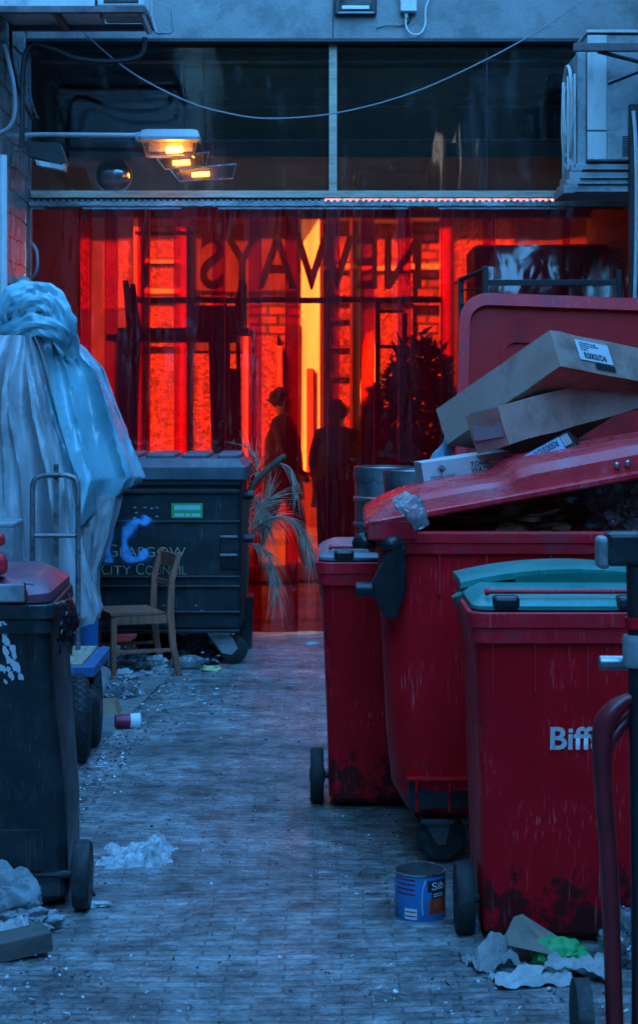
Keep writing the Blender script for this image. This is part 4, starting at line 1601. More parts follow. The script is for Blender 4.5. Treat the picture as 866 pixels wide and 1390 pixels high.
for a, bq in ((72, 186), (190, 236), (240, 282), (289, 326)):
    x0_, x1_ = XP(a, GYn) - gcx, XP(bq, GYn) - gcx
    box2(bm, (x0_ + .02, -.30, hz(626)), (x1_ - .005, .3, hz(617)), .012)
box2(bm, (XP(190, GYn) - gcx, -.40, hz(634)), (XP(283, GYn) - gcx, -.33, hz(624)), .01)
obj('lid_panel', bm, clid.data.materials[0], clid)
yf = -.4535
bm = NB()
for k in range(8):
    px, py = [(183, 689), (185, 696), (183, 703), (197, 689), (197, 701), (213, 689), (213, 701), (206, 690)][k]
    box(bm, (XP(px, GYn) - gcx, yf, hz(py)), (.018, .008, .008), .002)
for k in range(7):
    px, py = [(190, 824), (197, 830), (203, 824), (222, 822), (228, 829), (266, 822), (274, 829)][k]
    box(bm, (XP(px, GYn) - gcx, yf, hz(py)), (.016, .008, .007), .002)
obj('embossed_mark', bm, m_acgrey, cc_)
for (wd, xa_, xb_, py, big_c, small) in (('GLASGOW', 143, 253, 756, .078, .062), ('CITY COUNCIL', 138, 254, 780, .07, .055)):
    x0_, x1_ = XP(xa_, GYn) - gcx, XP(xb_, GYn) - gcx
    words = wd.split()
    cur_x = x0_
    units = sum(len(w) for w in words) + .7 * (len(words) - 1) + .25 * len(words)
    un = (x1_ - x0_) / units
    for w in words:
        n_ = len(w) + .25
        text('lettering', w[0], m_cream, cc_, (cur_x, yf + .001, hz(py)), (1, 0, 0), (0, 0, 1), fit=(un * 1.1, big_c), extrude=.001, bold=-.012)
        nar = .45 if w == 'CITY' else 1.0
        text('lettering', w[1:], m_cream, cc_, (cur_x + un * 1.33, yf + .001, hz(py)), (1, 0, 0), (0, 0, 1), fit=(un * (n_ - 1.4), small), extrude=.001, bold=-.012)
        cur_x += un * (n_ + .7)
bm = NB()
box2(bm, (XP(233, GYn) - gcx, yf - .001, hz(703)), (XP(275, GYn) - gcx, yf + .006, hz(683)))
stk = obj('green_sticker', bm, m_green, cc_)
bm = NB()
for a, t, c, d in ((237, 686, 272, 692), (237, 697, 250, 701), (252, 697, 258, 701), (260, 697, 272, 701)):
    box2(bm, (XP(a, GYn) - gcx, yf - .002, hz(d)), (XP(c, GYn) - gcx, yf, hz(t)))
obj('sticker_print', bm, m_palegreen, stk)
# sprayed letters


def spray(pts, width):
    bm = NB()
    cl = bm.loops.layers.color.new('coat')
    path = [Vector((XP(px, GYn) - gcx, yf - .022, hz(py))) for px, py in pts]
    path = smooth_path(path, 6)
    prev = None
    n = len(path)
    for i, p in enumerate(path):
        t = (path[min(n - 1, i + 1)] - path[max(0, i - 1)]).normalized()
        s = Vector((-t.z, 0, t.x))
        w = width * (1 + .35 * math.sin(i * .5))
        row = [bm.verts.new(p + s * w * q) for q in (-1, -.55, -.2, .2, .55, 1)]
        al = [0, .35, 1, 1, .35, 0]
        if i in (0, n - 1):
            al = [0] * 6
        if prev:
            for k in range(5):
                f = bm.faces.new((prev[0][k], prev[0][k + 1], row[k + 1], row[k]))
                for lp, a in zip(f.loops, (prev[1][k], prev[1][k + 1], al[k + 1], al[k])):
                    lp[cl] = (a, a, a, 1)
        prev = (row, al)
    return bm


obj('sprayed_letter', spray([(201, 700), (196, 708), (185, 708), (172, 724), (170, 742), (176, 757), (190, 758), (196, 750), (196, 744)], .06), m_spray, cc_, recalc=False)
obj('sprayed_letter', spray([(150, 700), (152, 705), (150, 716), (147, 735), (148, 752), (148, 764)], .05), m_spray, cc_, recalc=False)
bm = NB()
box2(bm, (XP(299, GYn) - gcx, yf - .01, hz(772)), (XP(324, GYn) - gcx, yf + .006, hz(728)), .004)
obj('side_plate', bm, m_black, cc_)
bm = NB()
for py in (728, 753):
    box2(bm, (XP(299, GYn) - gcx, yf - .02, hz(py + 1.5)), (XP(322, GYn) - gcx, yf - .009, hz(py - 1.5)), .002)
obj('plate_edge', bm, m_acgrey, cc_)
bm = NB()
lathe(bm, [(.03, 0), (.03, .06)], 14, (gw / 2, -.2, hz(675)), 'x')
lathe(bm, [(.03, 0), (.03, .06)], 14, (gw / 2, -.2, hz(735)), 'x')
obj('lifting_stud', bm, m_black, cc_)
for (x, y) in ((gw / 2 - .09, -.36), (-gw / 2 + .2, -.36), (gw / 2 - .3, .3), (-gw / 2 + .2, .3)):
    bm = NB()
    box(bm, (x - .06, y, .19), (.14, .12, .02), .004)
    for q in (-1, 1):
        prism(bm, [(x - .12, y + q * .036, .18), (x + .02, y + q * .036, .18), (x + .06, y + q * .036, .1), (x + .02, y + q * .036, .06), (x - .04, y + q * .036, .07)], (0, .006, 0))
    ca = obj('castor', bm, m_acgrey, cc_)
    bm = NB()
    lathe(bm, [(.03, -.027), (.08, -.026), (.09, -.018), (.09, .018), (.08, .026), (.03, .027)], 28, (x + .03, y, .09), 'y')
    obj('wheel', bm, m_rubber, ca, smooth=40)

# palm
pp = thing('dead_palm', 'dried out palm with drooping grey fronds in a dark pot', 'plant', (XP(331, 12.35), 12.35, 0))
pb = pp.location


def PP(px, py, y=12.35):
    return P(px, py, y) - pb


bm = NB()
pxl = (XP(343, 12.35) - XP(318, 12.35)) / 2
rings = [rr3(pxl * 1.7, .22, .01, .005), rr3(pxl * 2, .25, .01, ZP(816, 12.35)), rr3(pxl * 2.15, .27, .01, ZP(816, 12.35)), rr3(pxl * 2.15, .27, .01, ZP(808, 12.35))]
loft(bm, rings)
obj('pot', bm, m_black, pp)
bm = NB()
tube(bm, smooth_path([PP(330, 808), PP(333, 760), PP(331, 715), PP(336, 675), PP(352, 648), PP(372, 630), PP(388, 618)], 4), [.03] * 13 + [.022 + .0 * i for i in range(11)] + [.012], 9)
obj('trunk', bm, m_stalk, pp, smooth=True)
fronds = [
    [(336, 730), (352, 712), (372, 702), (392, 704), (408, 718), (418, 738), (423, 752)],
    [(336, 735), (350, 742), (364, 755), (372, 780), (375, 805)],
    [(330, 700), (345, 690), (358, 700), (364, 720)],
    [(334, 745), (326, 752), (322, 770), (320, 790)],
    [(336, 722), (348, 700), (360, 684), (366, 676)],
    [(332, 690), (345, 678), (352, 690), (350, 715)],
    [(375, 628), (392, 634), (398, 650), (402, 672)],
    [(340, 655), (334, 640), (320, 632), (304, 640)],
    [(345, 655), (350, 636), (345, 618), (334, 606)],
]
rf = random.Random(21)
for fi, fr in enumerate(fronds):
    bm = NB()
    yo = rf.uniform(-.12, .12)
    path = smooth_path([PP(px, py, 12.35 + yo * (i / len(fr))) for i, (px, py) in enumerate(fr)], 5)
    tube(bm, path, [.007 * (1 - .8 * i / len(path)) + .001 for i in range(len(path))], 5)
    dens = 2 if fi < 6 else 1
    for i in range(2, len(path)):
        t = (path[i] - path[i - 1]).normalized()
        for k in range(dens * 2):
            sd = 1 if k % 2 else -1
            side = t.cross(Vector((0, -1, 0))).normalized() * sd
            d = (t * rf.uniform(.7, 1.3) + side * rf.uniform(.15, .8) + Vector((0, rf.uniform(-.6, .6), 0))).normalized()
            L_ = rf.uniform(.10, .30) * (.65 if fi >= 6 else 1)
            p = path[i].copy()
            w = rf.uniform(.002, .0045)
            sv = d.cross(Vector((rf.uniform(-.3, .3), 1, rf.uniform(-.3, .3)))).normalized()
            prev = None
            for q in range(5):
                ww = w * (1 - q / 4.3)
                row = (bm.verts.new(p + sv * ww), bm.verts.new(p - sv * ww))
                if prev:
                    bm.faces.new((prev[0], prev[1], row[1], row[0]))
                prev = row
                d = (d + Vector((0, 0, -.38)) * (1.0 if fi not in (4, 8) else .25)).normalized()
                p = p + d * (L_ / 4)
    obj('frond', bm, m_dry, pp, recalc=False)

# ------------------------------------------------------------------ wooden chair
base = Vector((XP(237, GY(918)), GY(918), 0))
fw = Vector((-.93, -.30, 0)).normalized()
wd = Vector((-.37, .93, 0)).normalized()
ch = thing('wooden_chair', 'old wooden chair without a proper seat among the rubbish', 'chair', base)
zs = ZP(833, base.y)
zt_ = ZP(750, base.y)
sd_, sw_ = .375, .36


def leg(name, pts, r):
    bm = NB()
    pts = [Vector(p) for p in pts]
    rings = []
    for i, p in enumerate(pts):
        a = r[i]
        rings.append([p + fw * a * sx + wd * a * .8 * sy for sx, sy in ((-1, -1), (1, -1), (1, 1), (-1, 1))])
    loft(bm, rings)
    bmesh.ops.bevel(bm, geom=bm.edges[:], offset=.004, segments=1, affect='EDGES')
    return obj(name, bm, m_wood, ch)


Z = Vector((0, 0, 1))
for s_ in (0, 1):
    o = wd * sw_ * s_
    leg('back_leg', [o - fw * .03, o + fw * .01 + Z * .18, o + fw * .03 + Z * zs, o + fw * .02 + Z * (zs + .2), o - fw * .03 + Z * zt_], [.017, .02, .022, .019, .015])
    leg('front_leg', [o + fw * sd_, o + fw * sd_ + Z * (zs - .02)], [.015, .02])
bm = NB()


def bar(bm, a, b_, hgt, th, curve=0):
    a, b_ = Vector(a), Vector(b_)
    t = (b_ - a).normalized()
    side = t.cross(Z).normalized()
    rings = []
    for i in range(7):
        u = i / 6
        p = a.lerp(b_, u) - fw * curve * math.sin(math.pi * u)
        rings.append([p + Z * hgt / 2 + side * th / 2, p + Z * hgt / 2 - side * th / 2, p - Z * hgt / 2 - side * th / 2, p - Z * hgt / 2 + side * th / 2])
    loft(bm, rings)


for s_ in (0, 1):
    bar(bm, wd * sw_ * s_ + fw * .05 + Z * (zs - .03), wd * sw_ * s_ + fw * sd_ + Z * (zs - .03), .05, .02)
bar(bm, fw * sd_ + Z * (zs - .03), wd * sw_ + fw * sd_ + Z * (zs - .03), .05, .02)
bar(bm, fw * .03 + Z * (zs - .03), wd * sw_ + fw * .03 + Z * (zs - .03), .05, .02)
obj('seat_frame', bm, m_wood, ch)
bm = NB()
q = [fw * .07 - wd * .005 + Z * zs, fw * (sd_ + .02) - wd * .015 + Z * zs, fw * (sd_ + .02) + wd * (sw_ + .015) + Z * zs, fw * .07 + wd * (sw_ + .005) + Z * zs]
prism(bm, q, Z * .016)
obj('seat', bm, m_wood, ch)
bm = NB()
bar(bm, -fw * .022 + Z * (zt_ - .06), wd * sw_ - fw * .022 + Z * (zt_ - .06), .085, .016, .02)
obj('top_rail', bm, m_wood, ch)
bm = NB()
bar(bm, fw * .005 + Z * (zs + .17), wd * sw_ + fw * .005 + Z * (zs + .17), .035, .014, .015)
obj('mid_rail', bm, m_wood, ch)
for s_ in (0, 1):
    bm = NB()
    bar(bm, wd * sw_ * s_ + Z * .16, wd * sw_ * s_ + fw * sd_ + Z * .16, .02, .016)
    obj('stretcher', bm, m_wood, ch)

# ================================================================== tarpaulin heap
def interp(tab, y):
    if y <= tab[0][0]:
        return tab[0][1:]
    for a, b_ in zip(tab, tab[1:]):
        if y <= b_[0]:
            t = (y - a[0]) / (b_[0] - a[0])
            return [a[i] + (b_[i] - a[i]) * t for i in range(1, len(a))]
    return tab[-1][1:]


def drape(tab, ytop, hem, Yc, dep, folds, nu=240, nv=140, seed=0, detail=.012):
    bm = NB()
    rows = []
    for j in range(nv + 1):
        v = j / nv
        row = []
        for i in range(nu):
            a = 2 * math.pi * i / nu                  # 0 = right edge, pi/2 = facing viewer, pi = left
            ca, sa = math.cos(a), math.sin(a)
            uu = (1 - ca) / 2                         # 0 right, 1 left
            y = ytop + (hem(uu) - ytop) * v
            xl, xr = interp(tab, y)
            xc, hw = (xl + xr) / 2, (xr - xl) / 2
            dd = interp(dep, y)[0]
            f = 0
            for (k, ph, dr, am, y0, y1) in folds:
                g = a * k + ph + dr * v
                r_ = abs(math.sin(g + .5 * noise.noise(Vector((a * 1.5, v * 2, k)))))
                wgt = min(1, max(0, (y - y0) / 60)) * min(1, max(0, (y1 - y) / 60))
                f += am * (1 - r_ ** .7) * wgt
            nz = noise.noise(Vector((ca * 2.2 + seed, sa * 2.2, v * 5)))
            n2 = noise.noise(Vector((ca * 6 + seed, sa * 6, v * 12)))
            crs = abs(noise.noise(Vector((ca * 3.1 + seed, sa * 3.1 - v * 4, v * 3.5 + ca * 2))))
            off = f + detail * (1.6 * nz + .35 * n2 - 2.2 * crs)
            Y = Yc - dd * sa - off * (.6 + .4 * abs(sa)) * (1 if sa > -.2 else -1)
            edge = 1 - abs(sa)
            px = xc + hw * ca * (1 + off * .25)
            row.append(bm.verts.new(((px - CX) / F * Yc + off * ca * .15, Y, H - (y - HY) / F * Yc)))
        rows.append(row)
    for j in range(nv):
        for i in range(nu):
            k = (i + 1) % nu
            bm.faces.new((rows[j][i], rows[j][k], rows[j + 1][k], rows[j + 1][i]))
    bm.faces.new(rows[0])
    return bm


tabb = [(394, 32, 50), (400, 12, 72), (412, 3, 82), (432, -6, 92), (446, -10, 93), (460, -20, 100), (472, -25, 113), (500, -30, 135), (550, -30, 151), (600, -30, 170), (645, -30, 190), (700, -30, 172), (760, -30, 150), (800, -30, 135)]
depb = [(394, .04), (412, .22), (432, .27), (446, .24), (470, .32), (550, .42), (650, .5), (800, .45)]
bmT = drape(tabb, 394, lambda u: 646 + 95 * min(1, u * 2.6) if u < .5 else 760, 10.45, depb,
            [(4, .5, 1.3, .13, 450, 900), (6, 1.3, -1.6, .10, 440, 900), (2, 2.2, .7, .10, 470, 900), (7, .2, 4.0, .06, 370, 455)], seed=2, detail=.024)
tarp = obj('blue_tarpaulin', bmT, m_tarp, smooth=30)
tag(tarp, 'shiny blue tarpaulin knotted at the top and draped over the heap', 'tarpaulin')
# knot of gathered cloth on top
bm = NB()
crumple(bm, P(48, 428, 10.25), (.17, .16, .13), 37, 5, .2, flat=False)
obj('knot', bm, m_tarp, tarp, smooth=40)
bm = NB()
for kk, (pp_, r0) in enumerate(([[(-8, 466, 10.12), (20, 448, 10.0), (48, 441, 9.96), (76, 447, 10.0), (93, 462, 10.1), (98, 484, 10.15)], .055],
                                [[(8, 446, 10.1), (6, 424, 10.05), (22, 405, 10.05), (50, 400, 10.08), (74, 412, 10.06), (88, 436, 10.04), (92, 460, 10.1)], .06],
                                [[(26, 440, 10.02), (34, 420, 9.98), (54, 414, 9.97), (66, 424, 9.98), (72, 446, 10.0)], .05])):
    pts = smooth_path([P(*q) for q in pp_], 7)
    rings = []
    for i, p in enumerate(pts):
        u = i / (len(pts) - 1)
        rr = r0 * (.75 + .5 * math.sin(math.pi * u)) * (1 + .25 * noise.noise(Vector((i * .35, 2 + kk, 0))))
        t = (pts[min(len(pts) - 1, i + 1)] - pts[max(0, i - 1)]).normalized()
        s1 = t.cross(Vector((0, 1, 0))).normalized()
        s2 = t.cross(s1)
        ring = []
        for a in range(22):
            an = a * 2 * math.pi / 22
            tw = an * 3 + i * .22 + kk
            k2 = .92 + .42 * (abs(math.sin(tw)) ** .7 - .6) + .25 * noise.noise(Vector((math.cos(an) * 1.5, math.sin(an) * 1.5, i * .25 + kk * 5)))
            ring.append(p + (s1 * math.cos(an) + s2 * math.sin(an) * .8) * rr * k2)
        rings.append(ring)
    loft(bm, rings)
obj('cloth_roll', bm, m_tarp, tarp, smooth=32)
tabg = [(455, -10, 44), (470, -20, 50), (500, -40, 58), (560, -60, 72), (640, -60, 92), (700, -60, 101), (760, -60, 112), (830, -60, 132), (872, -60, 112)]
depg = [(455, .05), (480, .16), (560, .3), (700, .42), (872, .5)]
bmG = drape(tabg, 455, lambda u: 838 + 30 * min(1, u * 4), 9.95, depg, [(4, .9, -1.0, .13, 400, 900), (7, .3, 1.2, .09, 480, 900), (2, 1.4, .6, .1, 470, 900)], seed=8, detail=.022)
gt = obj('grey_tarpaulin', bmG, m_grey, smooth=50)
tag(gt, 'dirty grey canvas tarpaulin hanging in front of the blue one', 'tarpaulin')
# pale cloth tail hanging right of the trolley
tabp = [(672, 100, 166), (700, 104, 160), (740, 108, 147), (770, 112, 134), (840, 106, 134), (846, 106, 130)]
bmP = drape(tabp, 672, lambda u: 840 + 10 * u, 10.2, [(672, .1), (760, .08), (846, .12)], [(4, .3, 1.0, .05, 600, 900)], nu=70, nv=60, seed=14, detail=.012)
tag(obj('cloth_sheet', bmP, m_grey, smooth=50), 'pale cloth tail hanging behind the trolley handle beside council container', 'cloth')
dr = thing('plastic_drum', 'blue ribbed drum half hidden behind the trolley handle', 'drum', (XP(106, 10.7), 10.7, 0))
bm = NB()
lathe(bm, [(.1, 0), (.115, .02)] + [(.115 + .004 * (i % 2), .03 + .02 * i) for i in range(20)] + [(.11, .46), (.08, .47)], 30)
obj('shell', bm, M('blue_drum_plastic', (.03, .2, .5), .4, var=.2, dirt=(.05, .07, .1), damt=.5), dr, smooth=25)
bm = NB()
box(bm, (XP(4, 8.7), 8.75, .55), (.13, .3, 1.1), .012)
box(bm, (XP(4, 8.7), 8.75, 1.103), (.135, .305, .02), .006)
tag(obj('grey_cabinet', bm, m_acgrey), 'grey metal box standing between the left bin and the tarpaulins', 'cabinet')

# ================================================================== platform truck
TYn = 8.75
tr_ = thing('platform_truck', 'blue flatbed platform truck with tube handle and two fat tyres', 'trolley', (XP(80, TYn), TYn, 0))
tx = tr_.location.x
zd = ZP(904, 8.7)
bm = NB()
xd0, xd1 = XP(12, 8.7) - tx, XP(128, 8.7) - tx
box2(bm, (xd0, -.05, zd - .055), (xd1, .62, zd - .006), .004)
obj('deck_frame', bm, m_bluesteel, tr_)
bm = NB()
box2(bm, (xd0 + .03, -.02, zd - .0055), (xd1 - .06, .59, zd + .004))
obj('deck_board', bm, m_ply, tr_)
bm = NB()
tube(bm, [(xd0 + .1, 0.05, zd - .06), (xd0 + .1, .05, .2), (xd1 - .08, .05, .2)], .018)
box(bm, (xd1 - .15, .0, .24), (.05, .05, .22), .006)
obj('under_frame', bm, m_blackmetal, tr_)
hy = 9.2 - TYn
k_ = 9.2
bm = NB()
xa_, xb_ = XP(44, k_) - tx, XP(106, k_) - tx
zt2 = ZP(645, k_)
pts = [(xa_, hy, zd)] + smooth_path([(xa_, hy, zt2 - .07), (xa_ + .012, hy, zt2 - .02), (xa_ + .06, hy, zt2)], 4) + smooth_path([(xb_ - .06, hy, zt2), (xb_ - .012, hy, zt2 - .02), (xb_, hy, zt2 - .07)], 4) + [(xb_, hy, zd)]
tube(bm, pts, .0135, 10)
for py in (727, 838):
    tube(bm, [(xa_ + .012, hy, ZP(py, k_)), (xb_ - .012, hy, ZP(py, k_))], .012, 8)
hd = obj('handle', bm, m_grate, tr_, smooth=40)
bm = NB()
box2(bm, ((xa_ + xb_) / 2 - .011, hy + .014, zd), ((xa_ + xb_) / 2 + .015, hy + .02, ZP(630, k_)), .001)
obj('handle_bar', bm, m_grate, hd)


def fat_wheel(cx, cy, r, w, rz=0):
    """cx, cy relative to the truck; the tread carries a diamond pattern of raised blocks"""
    rot = Matrix.Translation((cx, cy, r)) @ Matrix.Rotation(rz, 4, 'Z')
    bm = NB()
    n = 64
    prof = []
    for i in range(15):
        t = -1 + 2 * i / 14
        rr = r - .045 * abs(t) ** 2.6 - (.03 if abs(t) > .97 else 0)
        prof.append((rr, t * w / 2))
    rings = []
    for i, (rr, x) in enumerate([(r * .55, -w * .42)] + prof + [(r * .55, w * .42)]):
        ring = []
        for k in range(n):
            a = 2 * math.pi * k / n
            g = 0
            ring.append(Vector((x, rr * math.cos(a), rr * math.sin(a))))
        rings.append(ring)
    loft(bm, rings)
    # raised lozenges
    m = 34
    for k in range(m):
        for j in range(-2, 3):
            a = 2 * math.pi * (k + (.5 if j % 2 else 0)) / m
            x = j * w / 6
            hw, ha = w / 7.0, math.pi / m * .80
            rad = r - .045 * abs(x / (w / 2)) ** 2.6 + .004
            pt = []
            for (dx, da) in ((-hw, 0), (0, ha), (hw, 0), (0, -ha)):
                xx = x + dx
                rr = r - .045 * min(1, abs(xx / (w / 2))) ** 2.6 + .004
                pt.append(Vector((xx, rr * math.cos(a + da), rr * math.sin(a + da))))
            vs_ = [bm.verts.new(p) for p in pt]
            f = bm.faces.new(vs_)
            inn = [bm.verts.new(Vector((p.x, p.y * (1 - .035), p.z * (1 - .035)))) for p in pt]
            for q in range(4):
                bm.faces.new((vs_[q], inn[q], inn[(q + 1) % 4], vs_[(q + 1) % 4]))
    for v in bm.verts:
        v.co = rot @ v.co
    o = obj('wheel', bm, m_rubber, tr_, smooth=30)
    bm = NB()
    lathe(bm, [(.02, -w * .5), (.03, -w * .46), (r * .56, -w * .40), (r * .56, w * .40), (.03, w * .46), (.02, w * .5)], 28)
    for v in bm.verts:
        v.co = rot @ Vector((v.co.z, v.co.x, v.co.y))
    obj('rim', bm, m_castmetal, o, smooth=40)


fat_wheel(XP(102, 8.45) - tx, 8.58 - TYn, .205, .105, R(10))
fat_wheel(XP(119, 8.75) - tx, 8.93 - TYn, .20, .09, R(4))

# ================================================================== things above
ac = thing('air_conditioner', 'weathered white condenser unit on a wall bracket at upper right', 'air conditioner', (XP(797, 12.0), 12.0, 0))
ax = ac.location.x


def az_(py):
    return ZP(py, 12.0)


xr_ = WR - .02 - ax
bm = NB()
box2(bm, (0, 0, az_(218)), (xr_, .55, az_(46)), .012)
obj('casing', bm, m_acgrey, ac)
bm = NB()
box2(bm, (.0, -.012, az_(176)), (.125, -.0005, az_(47)), .003)
box2(bm, (.0, -.012, az_(216)), (.125, -.0005, az_(179)), .003)
box2(bm, (-.008, -.02, az_(44)), (xr_, .57, az_(40)), .004)
obj('front_panel', bm, m_acpaint, ac)
bm = NB()
box2(bm, (.128, -.01, az_(216)), (xr_, -.0005, az_(179)), .003)
obj('service_panel', bm, m_acgrey, ac)
bm = NB()
for i in range(9):
    box(bm, (XP(852, 12) - ax, -.012, az_(185 + 3.2 * i)), (.075, .008, .007), .001)
obj('vent_slot', bm, m_ink, ac)
bm = NB()
box2(bm, (-.06, .03, az_(224)), (-.0005, .52, az_(68)), .01)
obj('side_grille', bm, m_acgrey, ac)
bm = NB()
for i in range(4):
    pts = [(-.062 - .03, .28 + (.24 - .045 * i) * math.cos(a * math.pi / 12), az_(150) + (.34 - .07 * i) * math.sin(a * math.pi / 12)) for a in range(25)]
    tube(bm, pts, .012 if i == 0 else .006, 6)
for i in range(4):
    box2(bm, (-.085 - .028 * (i % 2), .02 + .12 * i, az_(226)), (-.07, .035 + .12 * i, az_(98)), .003)
obj('fan_guard', bm, m_acpaint, ac, smooth=40)
bm = NB()
for i, (pl, pt, pb_) in enumerate(((776, 221, 232), (773, 232, 244), (769, 243, 252), (765, 251, 263))):
    box2(bm, (XP(pl, 12) - ax, .02 - .01 * i, az_(pb_) + .005), (xr_ - .01, .5, az_(pt)), .005)
    box2(bm, (XP(pl, 12) - ax + .07, -.012 - .01 * i, az_(pb_) + .012), (xr_ - .011, .0195 - .01 * i, az_(pb_ - 4)), .002)
obj('support_bracket', bm, m_acgrey, ac)
wb = thing('wall_bracket', 'black angled steel wall arm crossing in front of the condenser unit', 'bracket', (XP(820, 11.7), 11.7, 0))
wx = wb.location.x
bm = NB()
box2(bm, (XP(779, 11.7) - wx, 0, ZP(68, 11.7)), (WR - .01 - wx, .05, ZP(57, 11.7)), .004)
obj('arm', bm, m_rust, wb)
bm = NB()
tube(bm, [(XP(812, 11.7) - wx, .025, ZP(68, 11.7)), (XP(880, 11.7) - wx, .025, ZP(85, 11.7))], .014, 6)
tube(bm, [(XP(826, 11.7) - wx, .03, ZP(111, 11.7)), (XP(885, 11.7) - wx, .03, ZP(88, 11.7))], .017, 6)
obj('brace', bm, m_blackmetal, wb)
dp = thing('door_frame_post', 'tall dark post with a pale edge at the right end of the curtain', 'post', (XP(861, 11.9), 11.9, 0))
bm = NB()
box2(bm, (-.03, .0, 0), (.06, .06, ZP(140, 11.9)), .006)
obj('post', bm, m_blackmetal, dp)
bm = NB()
tube(bm, smooth_path([(.0, -.014, ZP(418, 11.9)), (.012, -.014, ZP(300, 11.9)), (.008, -.014, ZP(200, 11.9)), (-.008, -.014, ZP(150, 11.9))], 5), .013, 8)
obj('pale_pipe', bm, m_acpaint, dp, smooth=True)

# unit at top left
ul = thing('air_conditioner', 'long condenser unit on a rusty bracket at upper left', 'air conditioner', (XP(95, 11.6), 11.6, 0))
ux = ul.location.x
uz = lambda py: ZP(py, 11.6)
bm = NB()
box2(bm, (WL + .01 - ux, 0, uz(10)), (XP(128, 11.6) - ux, .6, uz(-170)), .012)
box2(bm, (XP(131, 11.6) - ux, .02, uz(6)), (XP(196, 11.6) - ux, .58, uz(-170)), .01)
obj('casing', bm, m_acpaint, ul)
bm = NB()
box2(bm, (WL + .012 - ux, -.03, uz(17)), (XP(197, 11.6) - ux, .02, uz(8)), .003)
box2(bm, (WL + .012 - ux, .55, uz(17)), (XP(197, 11.6) - ux, .6, uz(8)), .003)
for px in (70, 192):
    box2(bm, (XP(px, 11.6) - ux, .0205, uz(18)), (XP(px + 8, 11.6) - ux, .549, uz(10.5)), .003)
tube(bm, [(XP(190, 11.6) - ux, .0, uz(12)), (XP(203, 11.6) - ux, .02, uz(44))], .022, 6)
obj('rusty_bracket', bm, m_rust, ul)
bm = NB()
for i in range(6):
    box(bm, (XP(164, 11.6) - ux, .017, uz(0 - 8 * i)), (.22, .01, .02), .003)
obj('vent_slot', bm, m_ink, ul)
bm = NB()
tube(bm, smooth_path([P(206, 22, 11.7), P(212, 42, 11.66), P(222, 44, 11.6), P(234, 40, 11.6), P(233, 14, 11.6)], 6), .008, 8)
tag(obj('copper_pipe', bm, m_cable, smooth=True), 'bent pale pipe end beside the upper left condenser unit', 'pipe')


def cable(label, pts, r, mat, sub=8, name='cable'):
    bm = NB()
    tube(bm, smooth_path(pts, sub), r, 7)
    return tag(obj(name, bm, mat, smooth=True), label, 'cable')


cable('long thin cable sagging across the dark glazing', [P(62, -14, 12.4), P(110, 40, 12.4), P(175, 95, 12.45), P(250, 135, 12.5), P(310, 153, 12.5), P(370, 160, 12.5), P(460, 152, 12.5), P(560, 125, 12.5), P(660, 80, 12.5), P(740, 35, 12.5), P(800, -10, 12.5)], .0052, m_cable)
cable('black hose drooping below the upper left condenser unit', [P(30, 200, 12.0), P(32, 90, 12.0), P(45, 60, 12.0), P(75, 66, 12.0), P(105, 78, 12.0), P(150, 82, 12.0), P(190, 75, 12.0), P(197, 50, 12.0)], .018, m_cableblack)
cable('blue-grey cable loop hanging on the tiled wall', [P(6, 60, 11.9), P(18, 110, 11.85), P(20, 150, 11.85), P(12, 172, 11.85), P(-4, 180, 11.85)], .014, m_cable)
cable('black cable running down the tiled wall behind the hose', [P(14, 20, 12.1), P(16, 80, 12.1), P(28, 130, 12.3), P(44, 160, 12.6)], .012, m_cableblack)
cable('short hose bowed out beside the curtain edge', [P(44, 330, 12.85), P(50, 342, 12.8), P(50, 365, 12.8), P(44, 378, 12.85)], .012, m_cable)
bm = NB()
tube(bm, [P(3, 210, 11.5), P(4, 520, 11.5)], .03, 12)
tag(obj('drain_pipe', bm, m_acpaint, smooth=40), 'pale drain pipe running down the left wall edge', 'pipe')
bm = NB()
crumple(bm, P(32, 395, 12.6), (.06, .05, .07), 6, 3, .12)
tag(obj('wall_lamp', bm, m_acgrey, smooth=40), 'small round bulkhead lamp on the wall above the blue tarpaulin', 'lamp')

# tangled thin wires by the tile wall
bm = NB()
rw = random.Random(4)
for i in range(5):
    a = P(8 + 6 * i, 95 + rw.uniform(-8, 8), 12.35)
    bq = P(46 + rw.uniform(-6, 8), 150 + 12 * rw.uniform(0, 1), 12.6)
    mid = (a + bq) / 2 + Vector((rw.uniform(-.05, .05), 0, -rw.uniform(.04, .14)))
    tube(bm, smooth_path([a, mid, bq], 6), .004, 5)
tag(obj('wire_bundle', bm, m_cable, smooth=True), 'tangle of thin pale wires where tile wall meets glazing', 'wires')

# lantern on an arm
ln = thing('street_lantern', 'grey lantern on a horizontal arm with glowing orange lamp', 'lamp', P(229, 190, 12.7))
lz = ln.location
Lp = lambda px, py, dy=0: P(px, py, 12.7) - lz + Vector((0, dy, 0))
bm = NB()
tube(bm, [Lp(-6, 186), Lp(50, 182), Lp(190, 183)], .017, 10)
obj('arm', bm, m_lampgrey, ln, smooth=40)
bm = NB()
x0_, x1_ = Lp(191, 0).x, Lp(271, 0).x
zA, zB = Lp(0, 191).z, Lp(0, 176).z
loft(bm, [rr3(x1_ - x0_, .2, .02, zA, (x0_ + x1_) / 2), rr3(x1_ - x0_ + .015, .21, .02, zA + .02, (x0_ + x1_) / 2), rr3(x1_ - x0_ - .02, .18, .02, zB - .01, (x0_ + x1_) / 2), rr3(x1_ - x0_ - .08, .12, .02, zB, (x0_ + x1_) / 2)])
box(bm, (x0_ - .01, 0, zA + .03), (.05, .06, .06), .008)
obj('hood', bm, m_lampgrey, ln, smooth=30)
bm = NB()
zC = Lp(0, 212).z
